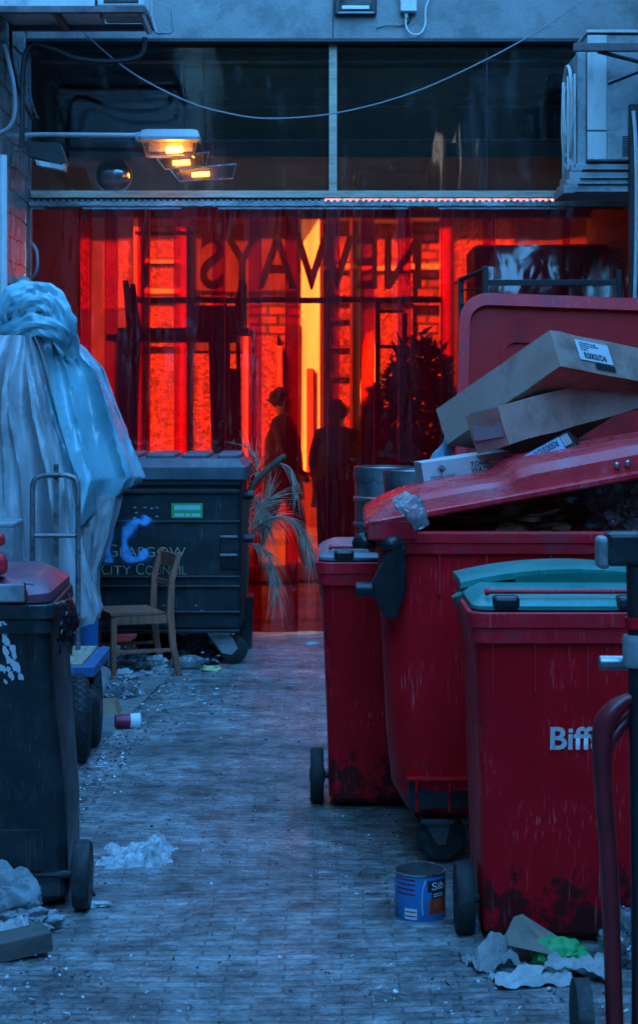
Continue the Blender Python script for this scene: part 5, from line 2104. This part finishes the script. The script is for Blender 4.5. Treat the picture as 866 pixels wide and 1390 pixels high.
loft(bm, [rr3(x1_ - x0_ - .01, .18, .02, zA - .001, (x0_ + x1_) / 2), rr3(x1_ - x0_ - .07, .12, .02, zC, (x0_ + x1_) / 2)], False, True)
obj('lens', bm, m_lens, ln)
bm = NB()
tube(bm, [Lp(226, 203), Lp(247, 202)], .022, 10)
obj('lamp_tube', bm, m_sodium, ln)
bm = NB()
box(bm, ((x0_ + x1_) / 2, .05, zA - .035), (x1_ - x0_ - .1, .006, .06), .001)
obj('reflector', bm, m_reflector, ln)
# two added lit lamp glasses standing in for the lantern's reflections in the glazing
for (qa, qb, qc, ang, lab) in (((212, 214), (284, 206), 229, 0, 'small lit glass added behind the glazing as the upper reflection of the lantern'), ((231, 230), (321, 222), 245, 0, 'wide lit glass added behind the glazing as the lower reflection of the lantern')):
    yl = 13.27
    il = thing('reflected_lamp', lab, 'lamp', P((qa[0] + qb[0]) / 2, (qa[1] + qb[1]) / 2, yl), (0, 0, 0), 'added stand-ins for the lantern reflections')
    o_ = il.location
    A_, B_ = P(qa[0], qa[1], yl) - o_, P(qb[0], qb[1], yl) - o_
    C_, D_ = P(qb[0] - 5, qc - 4, yl) - o_, P(qa[0] + 12, qc, yl) - o_
    bm = NB()
    tube(bm, [A_, B_], .006, 6)
    tube(bm, [B_, C_, D_, A_], .005, 6)
    obj('reflected_lamp_rim', bm, m_reflector, il)
    bm = NB()
    prism(bm, [A_, B_, C_, D_], (0, .05, 0))
    obj('lamp_glass', bm, m_lens, il)
    m1 = A_.lerp(B_, .38)
    m2 = D_.lerp(C_, .42)
    bm = NB()
    tube(bm, [m1.lerp(m2, .55) + Vector((-.05, .025, 0)), m1.lerp(m2, .5) + Vector((.075, .025, .004))], .016, 10)
    obj('lamp_tube', bm, m_sodium, il)
    bm = NB()
    tube(bm, [A_.lerp(B_, .5), A_.lerp(B_, .5) + Vector((0, .02, .02)), Vector((A_.lerp(B_, .5).x, .05, 4.2 - o_.z))], .004, 6)
    obj('hanger', bm, m_blackmetal, il)
# flood lamp at left
fl = thing('flood_lamp', 'black flood lamp tilted down on the left wall below the lantern arm', 'lamp', P(70, 205, 12.3))
fz_ = fl.location
Fp = lambda px, py: P(px, py, 12.3) - fz_
bm = NB()
q = [Fp(33, 191), Fp(80, 193), Fp(90, 219), Fp(84, 222), Fp(36, 210)]
prism(bm, q, (0, .16, 0))
obj('housing', bm, m_blackmetal, fl)
bm = NB()
q = [Fp(48, 216), Fp(84, 223), Fp(88, 220), Fp(86, 230), Fp(50, 223)]
prism(bm, q, (0, .14, 0))
obj('lamp_glass', bm, m_reflector, fl)
bm = NB()
tube(bm, [Fp(36, 200), Fp(19, 205), Fp(17, 224)], .012, 6)
obj('yoke', bm, m_grate, fl)
# round disc added in place of a reflection, and diamond plate, inside the glazing
mr_ = thing('round_reflection', 'round pale disc added behind the dark glazing in place of a reflection', 'reflection', P(154, 237, 13.6))
bm = NB()
lathe(bm, [(.0, -.03), (.05, -.028), (.1, -.018), (.128, 0), (.128, .012)], 36, axis='y', cap=False)
obj('reflection_face', bm, m_reflection_disc, mr_, smooth=True)
bm = NB()
lathe(bm, [(.128, -.008), (.14, -.008), (.14, .015), (.128, .015)], 36, axis='y', cap=False)
obj('reflection_rim', bm, m_acpaint, mr_, smooth=30)
ds = thing('diamond_plate', 'small pale diamond shaped plate with two dark panes behind the glazing', 'sign', P(73, 113, 13.7))
bm = NB()
dq = [P(75, 99, 13.7) - ds.location, P(83, 110, 13.7) - ds.location, P(71, 127, 13.7) - ds.location, P(63, 116, 13.7) - ds.location]
prism(bm, dq, (0, .012, 0))
obj('plate', bm, m_whitepaint, ds)
bm = NB()
cen = sum(dq, Vector()) / 4
for A, B in ((dq[0], dq[1]), (dq[3], dq[2])):
    oth = [d for d in dq if d not in (A, B)]
    m_ = sum(dq, Vector()) / 4
sub_ = [(dq[0], dq[1], (dq[1] + dq[2]) / 2, (dq[0] + dq[3]) / 2), ((dq[0] + dq[3]) / 2, (dq[1] + dq[2]) / 2, dq[2], dq[3])]
for s4 in sub_:
    c4_ = sum(s4, Vector()) / 4
    prism(bm, [c4_ + (p - c4_) * .78 + Vector((0, -.004, 0)) for p in s4], (0, .003, 0))
obj('dark_pane', bm, m_ink, ds)
# bulkhead light and junction box on the concrete
bl = thing('bulkhead_light', 'black framed bulkhead light on the concrete front', 'lamp', P(482, 6, 12.98))
bz = bl.location
Bp = lambda px, py, dy=0: P(px, py, 12.98) - bz + Vector((0, dy, 0))


def bpart(nm, mat, a, t, c, d, y0, y1, bev=.004):
    bm = NB()
    p, q = Bp(a, d), Bp(c, t)
    box2(bm, (p.x, y0, p.z), (q.x, y1, q.z), bev)
    return obj(nm, bm, mat, bl)


bpart('housing', m_blackmetal, 454, -45, 511, 21, -.05, -.006, .01)
bpart('glass', m_glassdark, 460, -39, 505, 15, -.056, -.051)
bpart('tube', m_label, 464, 9, 501, 14, -.066, -.057, .004)  # pale strip put in as the sky's reflection on the glass
bpart('lower_bar', m_acgrey, 459, 17, 507, 19.5, -.06, -.051, .002)
jb = thing('junction_box', 'pale junction box on the concrete front with a cable loop', 'junction box', P(554, 0, 12.97))
jz = jb.location
Jp = lambda px, py, dy=0: P(px, py, 12.97) - jz + Vector((0, dy, 0))
bm = NB()
p, q = Jp(543, 17), Jp(565, -25)
box2(bm, (p.x, -.07, p.z), (q.x, .0, q.z), .008)
obj('box', bm, m_whitepaint, jb)
bm = NB()
lathe(bm, [(.012, -.02), (.012, .02)], 10, Jp(551, 20, -.03))
obj('gland', bm, m_whitepaint, jb)
cable('white cable looping below the junction box', [P(551, 20, 12.94), P(551, 34, 12.94), P(556, 43, 12.94), P(564, 46, 12.94), P(572, 43, 12.94), P(577, 32, 12.94), P(578, 10, 12.94), P(584, -6, 12.94), P(590, -20, 12.94)], .007, m_whitepaint)
cable('thin dark cable stapled along the concrete to the junction box', [P(510, 38, 12.965), P(525, 34, 12.965), P(545, 34, 12.965), P(556, 28, 12.965), P(557, 18, 12.96)], .004, m_cableblack)

# cage frame before the curtain on the right
cg = thing('roll_cage', 'black steel roll cage frame standing before the curtain on the right', 'cage', (XP(645, 12.2), 12.2, 0))
cgx = cg.location.x
bm = NB()
for px, dy, ptop in ((631, .35, 372), (659, 0, 361), (840, 0, 365)):
    box2(bm, (XP(px, 12.2) - cgx - .018, dy - .018, 0), (XP(px, 12.2) - cgx + .018, dy + .018, ZP(ptop, 12.2)), .003)
obj('upright', bm, m_blackmetal, cg)
bm = NB()
tube(bm, [(XP(631, 12.2) - cgx, .33, ZP(375, 12.2)), (XP(659, 12.2) - cgx, .02, ZP(365, 12.2))], .016, 6)
box2(bm, (XP(662, 12.2) - cgx, .0, ZP(387, 12.2)), (XP(838, 12.2) - cgx, .03, ZP(379, 12.2)), .003)
for py in (390, 410, 460):
    tube(bm, [(XP(631, 12.2) - cgx, .33, ZP(py, 12.2)), (XP(659, 12.2) - cgx, .02, ZP(py, 12.2))], .007, 6)
obj('cross_bar', bm, m_blackmetal, cg)

# ================================================================== near right trolley, can, litter
nt_ = thing('hand_truck', 'dark hand truck with black grip and bent red tube at the right edge', 'trolley', (XP(852, 4.75), 4.75, 0))
nx_ = nt_.location.x
Np = lambda px, py, dy=0: Vector((XP(px, 4.75) - nx_, dy, ZP(py, 4.75)))
bm = NB()
a, bq = Np(822, 768), Np(900, 722)
box2(bm, (a.x, -.03, a.z), (bq.x, .05, bq.z), .012)
obj('grip', bm, m_black, nt_)
bm = NB()
a, bq = Np(810, 772), Np(829, 728)
box2(bm, (a.x, -.026, a.z), (bq.x - .004, .045, bq.z), .012)
obj('grip_end', bm, m_acgrey, nt_)
bm = NB()
tube(bm, [Np(862, 768), Np(866, 1000), Np(869, 1300), Np(869, 1445)], .023, 12)
obj('post', bm, M('dark_red_black_steel', (.02, .012, .016), .4, var=.4), nt_, smooth=40)
bm = NB()
lathe(bm, [(.034, Np(0, 905).z), (.036, Np(0, 900).z), (.036, Np(0, 866).z), (.034, Np(0, 862).z)], 14, (Np(864, 0).x, 0, 0))
obj('collar', bm, m_acgrey, nt_, smooth=30)
bm = NB()
lathe(bm, [(.03, Np(0, 853).z), (.031, Np(0, 838).z)], 14, (Np(864, 0).x, 0, 0))
obj('red_band', bm, m_red, nt_, smooth=30)
bm = NB()
p = Np(817, 904, .05)
lathe(bm, [(.017, p.x), (.019, p.x + .003), (.019, p.x + .1)], 14, (0, p.y, p.z), 'x')
obj('peg', bm, m_steel, nt_, smooth=30)
m_redtube = M('dark_red_tube', (.22, .012, .02), .35, var=.25, dirt=(.05, .01, .015), damt=.5)
bm = NB()
pts = smooth_path([Np(866, 945), Np(848, 952), Np(830, 968), Np(819, 990), Np(817, 1030), Np(821, 1100), Np(828, 1200), Np(836, 1440)], 6)
n = len(pts)
tube(bm, pts, [.012 + .010 * math.exp(-((i - n * .32) / (n * .18)) ** 2) + .011 * min(1, i / (n * .5)) for i in range(n)], 12)
obj('bent_tube', bm, m_redtube, nt_, smooth=True)
bm = NB()
tube(bm, smooth_path([Np(866, 972, .03), Np(850, 985, .03), Np(836, 1000, .02), Np(824, 1018, .01), Np(820, 1040)], 6), [.008] + [.018] * 23 + [.012], 12)
obj('bent_tube', bm, m_redtube, nt_, smooth=True)
bm = NB()
for sx in (-1, 1):
    lathe(bm, [(.06, sx * .11 - .02), (.1, sx * .11 - .02), (.1, sx * .11 + .02), (.06, sx * .11 + .02)], 24, (0, .06, .1), 'x')
box2(bm, (-.09, .02, .0), (.1, -.12, .012))
obj('foot_plate', bm, m_rubber, nt_)

# food can
YC = 5.97
cn = thing('food_can', 'empty blue catering food can standing by the big container', 'can', (XP(572, YC), YC + .08, 0))
r, h = .083, ZP(1187, YC) - .004
bm = NB()
lathe(bm, [(r - .002, .006), (r, .012), (r, h - .012), (r - .002, h - .006)], 40, cap=False)
bmesh.ops.delete(bm, geom=[], context='VERTS')
obj('printed_wall', bm, m_canblue, cn, smooth=40)
bm = NB()
lathe(bm, [(r - .004, 0), (r + .0025, .002), (r + .0025, .008), (r - .001, .0095)], 40, cap=True)
lathe(bm, [(r - .001, h - .008), (r + .0025, h - .006), (r + .0025, h), (r - .003, h), (r - .004, h - .05), (r - .004, .02)], 40, cap=False)
obj('rim', bm, m_steelcan, cn, smooth=40)
fold_can = [cn]


def canpatch(name, mat, a0, a1, z0, z1, off=.0006, parent=None, n=8):
    bm = NB()
    vs = []
    for i in range(n + 1):
        a = R(a0 + (a1 - a0) * i / n)
        vs.append([bm.verts.new(((r + off) * math.sin(a), -(r + off) * math.cos(a), z)) for z in (z0, z1)])
    for i in range(n):
        bm.faces.new((vs[i][0], vs[i + 1][0], vs[i + 1][1], vs[i][1]))
    return obj(name, bm, mat, parent or cn, recalc=False)


canpatch('black_badge', m_ink, 14, 78, .108, .145)
canpatch('print_panel', m_ink, 24, 80, .086, .1075)
canpatch('food_picture', m_canred, 18, 80, .035, .0855)
canpatch('pale_print', m_label, -40, -10, .02, .055)
for k in range(4):
    canpatch('print_line', m_maroon, -66, -14, .098 + .0155 * k, .103 + .0155 * k)
for k in range(2):
    canpatch('print_line', m_canred if k else m_maroon, -38, -12, .028 + .014 * k, .032 + .014 * k, .0011)
canpatch('print_line', m_label, 28, 60, .092, .095, .0012)
canpatch('print_line', m_label, 28, 58, .099, .102, .0012)
lt = text('lettering', 'Sib', m_label, cn, (0, 0, 0), (1, 0, 0), (0, 0, 1), fit=(.055, .024), extrude=0, bold=.01)
for v in lt.data.vertices:
    a = R(24) + v.co.x / r
    x_, z_ = (r + .0014) * math.sin(a), v.co.z + .115
    v.co = (x_, -(r + .0014) * math.cos(a), z_)
bm = NB()
tube(bm, [((r + .001) * math.sin(R(q)), -(r + .001) * math.cos(R(q)), z) for q, z in ((10, .15), (3, .12), (1, .08), (3, .035))], .0014, 5)
obj('swoosh', bm, m_label, cn)

# ------------------------------------------------------------------ litter: single pieces
def crumpled(name, label, cat, c, s, mat, seed, sub=4, amp=.4, group='rubbish lying in the alley', rz=0.0, sm=30):
    bm = NB()
    crumple(bm, (0, 0, 0), s, seed, sub, amp)
    zmin = min(v.co.z for v in bm.verts)
    o = obj(name, bm, mat, smooth=sm)
    o.location = (c[0], c[1], c[2] - zmin - .004)
    o.rotation_euler.z = rz
    return tag(o, label, cat, group)


def paper_sheet(name, label, cat, c, w, d, mat, seed, rz=0.0, amp=.05, group='rubbish lying in the alley', n=18):
    bm = NB()
    vs_ = []
    for j in range(n + 1):
        row = []
        for i in range(n + 1):
            u_, v_ = i / n - .5, j / n - .5
            q = Vector((u_ * 3.2 + seed, v_ * 3.2, seed * .7))
            z = amp * (1.4 * abs(noise.noise(q)) + .6 * abs(noise.noise(q * 2.7)) + .25 * noise.noise(q * 6)) + amp * 1.2 * max(0, u_ * .8 + v_ * .5) ** 2 * 2
            row.append(bm.verts.new((u_ * w * (1 - amp * 2) + .012 * noise.noise(q * 1.5), v_ * d + .012 * noise.noise(q * 1.5 + Vector((9, 0, 0))), z)))
        vs_.append(row)
    for j in range(n):
        for i in range(n):
            bm.faces.new((vs_[j][i], vs_[j][i + 1], vs_[j + 1][i + 1], vs_[j + 1][i]))
    zmin = min(v.co.z for v in bm.verts)
    for v in bm.verts:
        v.co.z -= zmin
    o = obj(name, bm, mat, smooth=22)
    o.location = (c[0], c[1], c[2] + .006)
    o.rotation_euler.z = rz
    return tag(o, label, cat, group)


def G(px, py, dz=0.0):
    y = GY(py)
    return Vector((XP(px, y), y, dz))


crumpled('plastic_bag', 'crinkled clear plastic bag by the kerb near the red cup', 'plastic bag', G(164, 950), (.11, .10, .07), m_bag, 41, 5, .5)
crumpled('plastic_bag', 'clear plastic bag under the front of the wooden chair', 'plastic bag', G(180, 907), (.13, .11, .09), m_bag, 42, 5, .5)
crumpled('plastic_bag', 'pale plastic bag between the chair legs and the castor', 'plastic bag', G(262, 893), (.15, .12, .085), m_bag, 43, 5, .5)
crumpled('plastic_bag', 'flat clear plastic bag right behind the chair back leg', 'plastic bag', G(246, 880), (.12, .12, .09), m_bag, 55, 5, .5)
crumpled('rubbish_bag', 'black rubbish bag lying under the council container', 'bin bag', G(212, 893), (.17, .14, .12), m_blackbag, 44, 4, .4)
crumpled('rubbish_bag', 'small black bag lying beside the castor of the container', 'bin bag', G(282, 900), (.10, .09, .07), m_blackbag, 45, 4, .4)
crumpled('rubbish_bag', 'black bag piled at the corner of the platform truck', 'bin bag', G(143, 905), (.07, .09, .09), m_blackbag, 46, 4, .4)
crumpled('crumpled_paper', 'crumpled multicoloured wrapper between the chair legs', 'wrapper', G(214, 908), (.07, .06, .06), m_paper, 47, 4, .5)
crumpled('rag', 'dark rag beside the back leg of the wooden chair', 'rag', G(216, 917), (.06, .05, .04), m_rag, 48, 3, .4)
crumpled('rag', 'grey rag lying below the near edge of the chair', 'rag', G(196, 921), (.08, .05, .03), m_rag, 49, 4, .5)
crumpled('crumpled_paper', 'pale crumpled paper beside the front chair leg', 'paper', G(168, 921), (.07, .06, .04), m_paper, 50, 4, .5)
crumpled('crumpled_paper', 'white tissue scrap on the paving before the curtain', 'paper', G(424, 875), (.06, .03, .015), m_paper, 51, 3, .5)
crumpled('crumpled_paper', 'yellowish wrapper scrap in front of the castor', 'wrapper', G(287, 911), (.07, .05, .025), M('yellow_wrapper', (.5, .48, .2), .5, var=.3), 52, 3, .5)
# open white carton under the chair
bm = NB()
box(bm, (0, 0, .05), (.22, .22, .1), .004)
cb_ = obj('white_carton', bm, m_whitepaint)
cb_.location = G(160, 905)
cb_.location.z = .02
cb_.rotation_euler = (R(6), R(5), R(28))
tag(cb_, 'crushed white carton lying below the chair seat', 'box')
# clear bottle
bt_ = thing('plastic_bottle', 'empty clear plastic bottle lying behind the chair back leg', 'bottle', G(256, 908, .045), (0, R(90), R(18)))
bm = NB()
lathe(bm, [(.02, -.11), (.04, -.105), (.042, -.05), (.038, -.04), (.042, -.03), (.042, .04), (.02, .09), (.014, .1), (.014, .115)], 20)
obj('bottle_body', bm, m_bag, bt_, smooth=40)
bm = NB()
lathe(bm, [(.017, .108), (.017, .128)], 12)
obj('cap', bm, m_bluesteel, bt_)
# maroon paper cup
cu_ = thing('paper_cup', 'maroon and white paper cup lying at the kerb', 'cup', G(172, 990, .04), (0, R(94), R(14)))
bm = NB()
lathe(bm, [(.03, -.06), (.031, -.058), (.04, .015), (.036, .015), (.028, -.05)], 24, cap=True)
obj('cup_wall', bm, m_maroon, cu_, smooth=40)
bm = NB()
lathe(bm, [(.0405, .0155), (.043, .06), (.046, .062), (.046, .066), (.041, .066), (.038, .0165)], 24, cap=False)
obj('pale_band', bm, m_label, cu_, smooth=40)
# dust pan
bm = NB()
o = G(140, 975)
pts = [P(126, 958, 9.75), P(154, 956, 9.75), P(163, 976, 9.7), P(126, 976, 9.7)]
prism(bm, pts, (0, .18, .004))
tag(obj('dust_pan', bm, M('brown_dustpan', (.3, .17, .1), .6, var=.3)), 'brown dust pan lying behind the truck tyre', 'dust pan')
bm = NB()
tube(bm, [G(128, 960, .06), G(140, 930, .06)], .05, 14)
tag(obj('pipe_offcut', bm, m_acgrey, smooth=40), 'grey pipe offcut lying behind the truck tyre and plastic bag', 'pipe')

# spilt white heap
bm = NB()
nx, ny = 140, 70
ya, yb = GY(1186), GY(1140)
vs = []
for j in range(ny + 1):
    row = []
    for i in range(nx + 1):
        x = XP(104, 6.6) + (XP(246, 6.6) - XP(104, 6.6)) * i / nx
        y = ya + (yb - ya) * j / ny
        u, v = i / nx, j / ny
        e = min(1, 4 * min(u, 1 - u)) * min(1, 3.2 * min(v, 1 - v))
        e = max(0, e + .7 * noise.noise(Vector((x * 6, y * 6, 1))) + .45 * noise.noise(Vector((x * 19, y * 19, 2))) - .3)
        hgt = e * (.028 + .05 * max(0, noise.noise(Vector((x * 5, y * 4, 3))) + .25) + .016 * noise.noise(Vector((x * 30, y * 30, 5))) + .012 * noise.noise(Vector((x * 70, y * 70, 5)))) + (.03 * math.exp(-((u - .72) / .12) ** 2) * e)
        row.append(bm.verts.new((x, y, -.012 + hgt + (0 if e > .03 else -.02))))
    vs.append(row)
for j in range(ny):
    for i in range(nx):
        bm.faces.new((vs[j][i], vs[j][i + 1], vs[j + 1][i + 1], vs[j + 1][i]))
tag(obj('spilt_powder', bm, m_powder, smooth=60), 'low heap of dirty white powder spilt on the paving', 'spill', None)

# bottom corners
crumpled('rag', 'pale grey cloth heap against the base of the dark bin', 'rag', (XP(4, 6.0), 6.02, 0), (.12, .11, .12), m_rag, 61, 5, .22)
crumpled('rag', 'grey trailing cloth with a red edge beside the dark bin', 'rag', (XP(36, 5.98), 5.95, 0), (.11, .09, .05), m_rag, 62, 5, .5)
paper_sheet('crumpled_paper', 'crumpled white paper in front of the dark bin', 'paper', (XP(12, 5.85), 5.80, 0), .16, .12, m_paper, 63, .5, .04)
crumpled('crumpled_paper', 'white tissue scrap beside the wheel of the dark bin', 'paper', G(128, 1230), (.06, .03, .012), m_paper, 64, 4, .5)
bm = NB()
box(bm, (0, 0, .03), (.22, .12, .06), .004)
wbk = obj('wood_block', bm, M('dirty_wood', (.14, .12, .1), .8, var=.4, scale=6, stretch=(2, 14, 14), dirt=(.03, .03, .03), damt=.7, bump=.5))
wbk.location = (XP(14, 5.6), 5.66, .005)
wbk.rotation_euler = (0, R(-6), R(24))
tag(wbk, 'weathered block of wood on the ground at lower left', 'wood')
bm = NB()
box(bm, (0, 0, .06), (.035, .02, .17), .004)
stt = obj('wood_offcut', bm, m_blackmetal)
stt.location = (XP(118, 6.3), 6.33, .01)
stt.rotation_euler = (0, R(-34), R(10))
tag(stt, 'dark splintered offcut leaning by the dark bin wheel', 'wood')
paper_sheet('newspaper', 'crumpled dirty newspaper at the foot of the near red bin', 'paper', (XP(668, 5.5), 5.54, 0), .17, .15, M('dirty_newsprint', (.3, .29, .28), .8, var=.3, scale=12, dirt=(.08, .08, .08), damt=.6), 71, .4, .042)
paper_sheet('plastic_bag', 'white plastic bag at the foot of the near red bin', 'plastic bag', (XP(790, 5.42), 5.46, 0), .22, .16, m_paper, 72, -.3, .045)
crumpled('plastic_bag', 'pale blue bag at the lower right corner beside red tube', 'plastic bag', (XP(862, 5.5), 5.58, 0), (.10, .1, .12), m_bag, 73, 5, .4)
crumpled('crumpled_paper', 'green and white wrapper peeking from behind the white bag', 'wrapper', (XP(762, 5.5), 5.56, .0), (.09, .05, .06), m_green, 74, 4, .3)
bm = NB()
pts = [P(700, 1262, 5.60), P(712, 1258, 5.62), P(762, 1290, 5.56), P(752, 1298, 5.5), P(690, 1284, 5.54)]
prism(bm, pts, (.0, .06, .02))
tag(obj('folded_cardboard', bm, M('dirty_card', (.3, .24, .19), .8, var=.3, dirt=(.1, .09, .08), damt=.6)), 'torn folded cardboard against the foot of the near red bin', 'cardboard')
paper_sheet('crumpled_paper', 'flattened white paper on the ground below the near red bin', 'paper', (XP(722, 5.36), 5.38, 0), .24, .12, m_paper, 75, .15, .03)

# scattered crumbs of litter nobody could count
bm = NB()
rs = random.Random(99)


def flake(bm, x, y, s):
    a = rs.uniform(0, 6.28)
    n_ = rs.choice((4, 5, 6))
    st = rs.uniform(.3, 1)
    zz = .012 + .012 * noise.noise(Vector((x, y, 0)) * 1.1)
    vs_ = []
    for k in range(n_):
        t = k * 6.283 / n_ + rs.uniform(-.3, .3)
        u_, v_ = s * math.cos(t) * rs.uniform(.6, 1), s * st * math.sin(t) * rs.uniform(.6, 1)
        vs_.append(bm.verts.new((x + u_ * math.cos(a) - v_ * math.sin(a), y + u_ * math.sin(a) + v_ * math.cos(a), zz - .006 + rs.uniform(0, .008))))
    try:
        f = bm.faces.new(vs_)
        f.material_index = rs.choice((0, 1, 1, 2, 2, 3, 4, 4, 4))
    except ValueError:
        pass


for i in range(4600):
    y = 4.6 + 8.4 * rs.random() ** 1.25
    x = rs.uniform(-.26 * y * .72, .8) if rs.random() < .6 else (-.17 * y + rs.gauss(0, .12) if rs.random() < .5 else rs.gauss(.25, .25))
    flake(bm, x, y, rs.choice((.002, .003, .003, .004, .005, .006, .008, .011)) * rs.uniform(.6, 1.2))
for i in range(700):
    y = rs.uniform(6.5, 9.6)
    x = -1.02 + .05 * (y - 8) + rs.gauss(0, .07)
    flake(bm, x, y, rs.uniform(.003, .014))
for i in range(520):
    y = rs.uniform(9.5, 12)
    x = XP(200, y) + rs.gauss(0, .28)
    flake(bm, x, y, rs.uniform(.004, .02))
for i in range(260):
    y = rs.uniform(5.1, 6.1)
    x = XP(20, y) + rs.gauss(0, .14) if rs.random() < .45 else XP(700, y) + rs.gauss(0, .2)
    flake(bm, x, y, rs.uniform(.003, .014))
sc_ = obj('litter', bm, [m_paper, m_label, m_ink, m_card, m_dirt], recalc=False)
tag(sc_, 'small scraps of paper and grit scattered over the paving', 'litter')
sc_['kind'] = 'stuff'
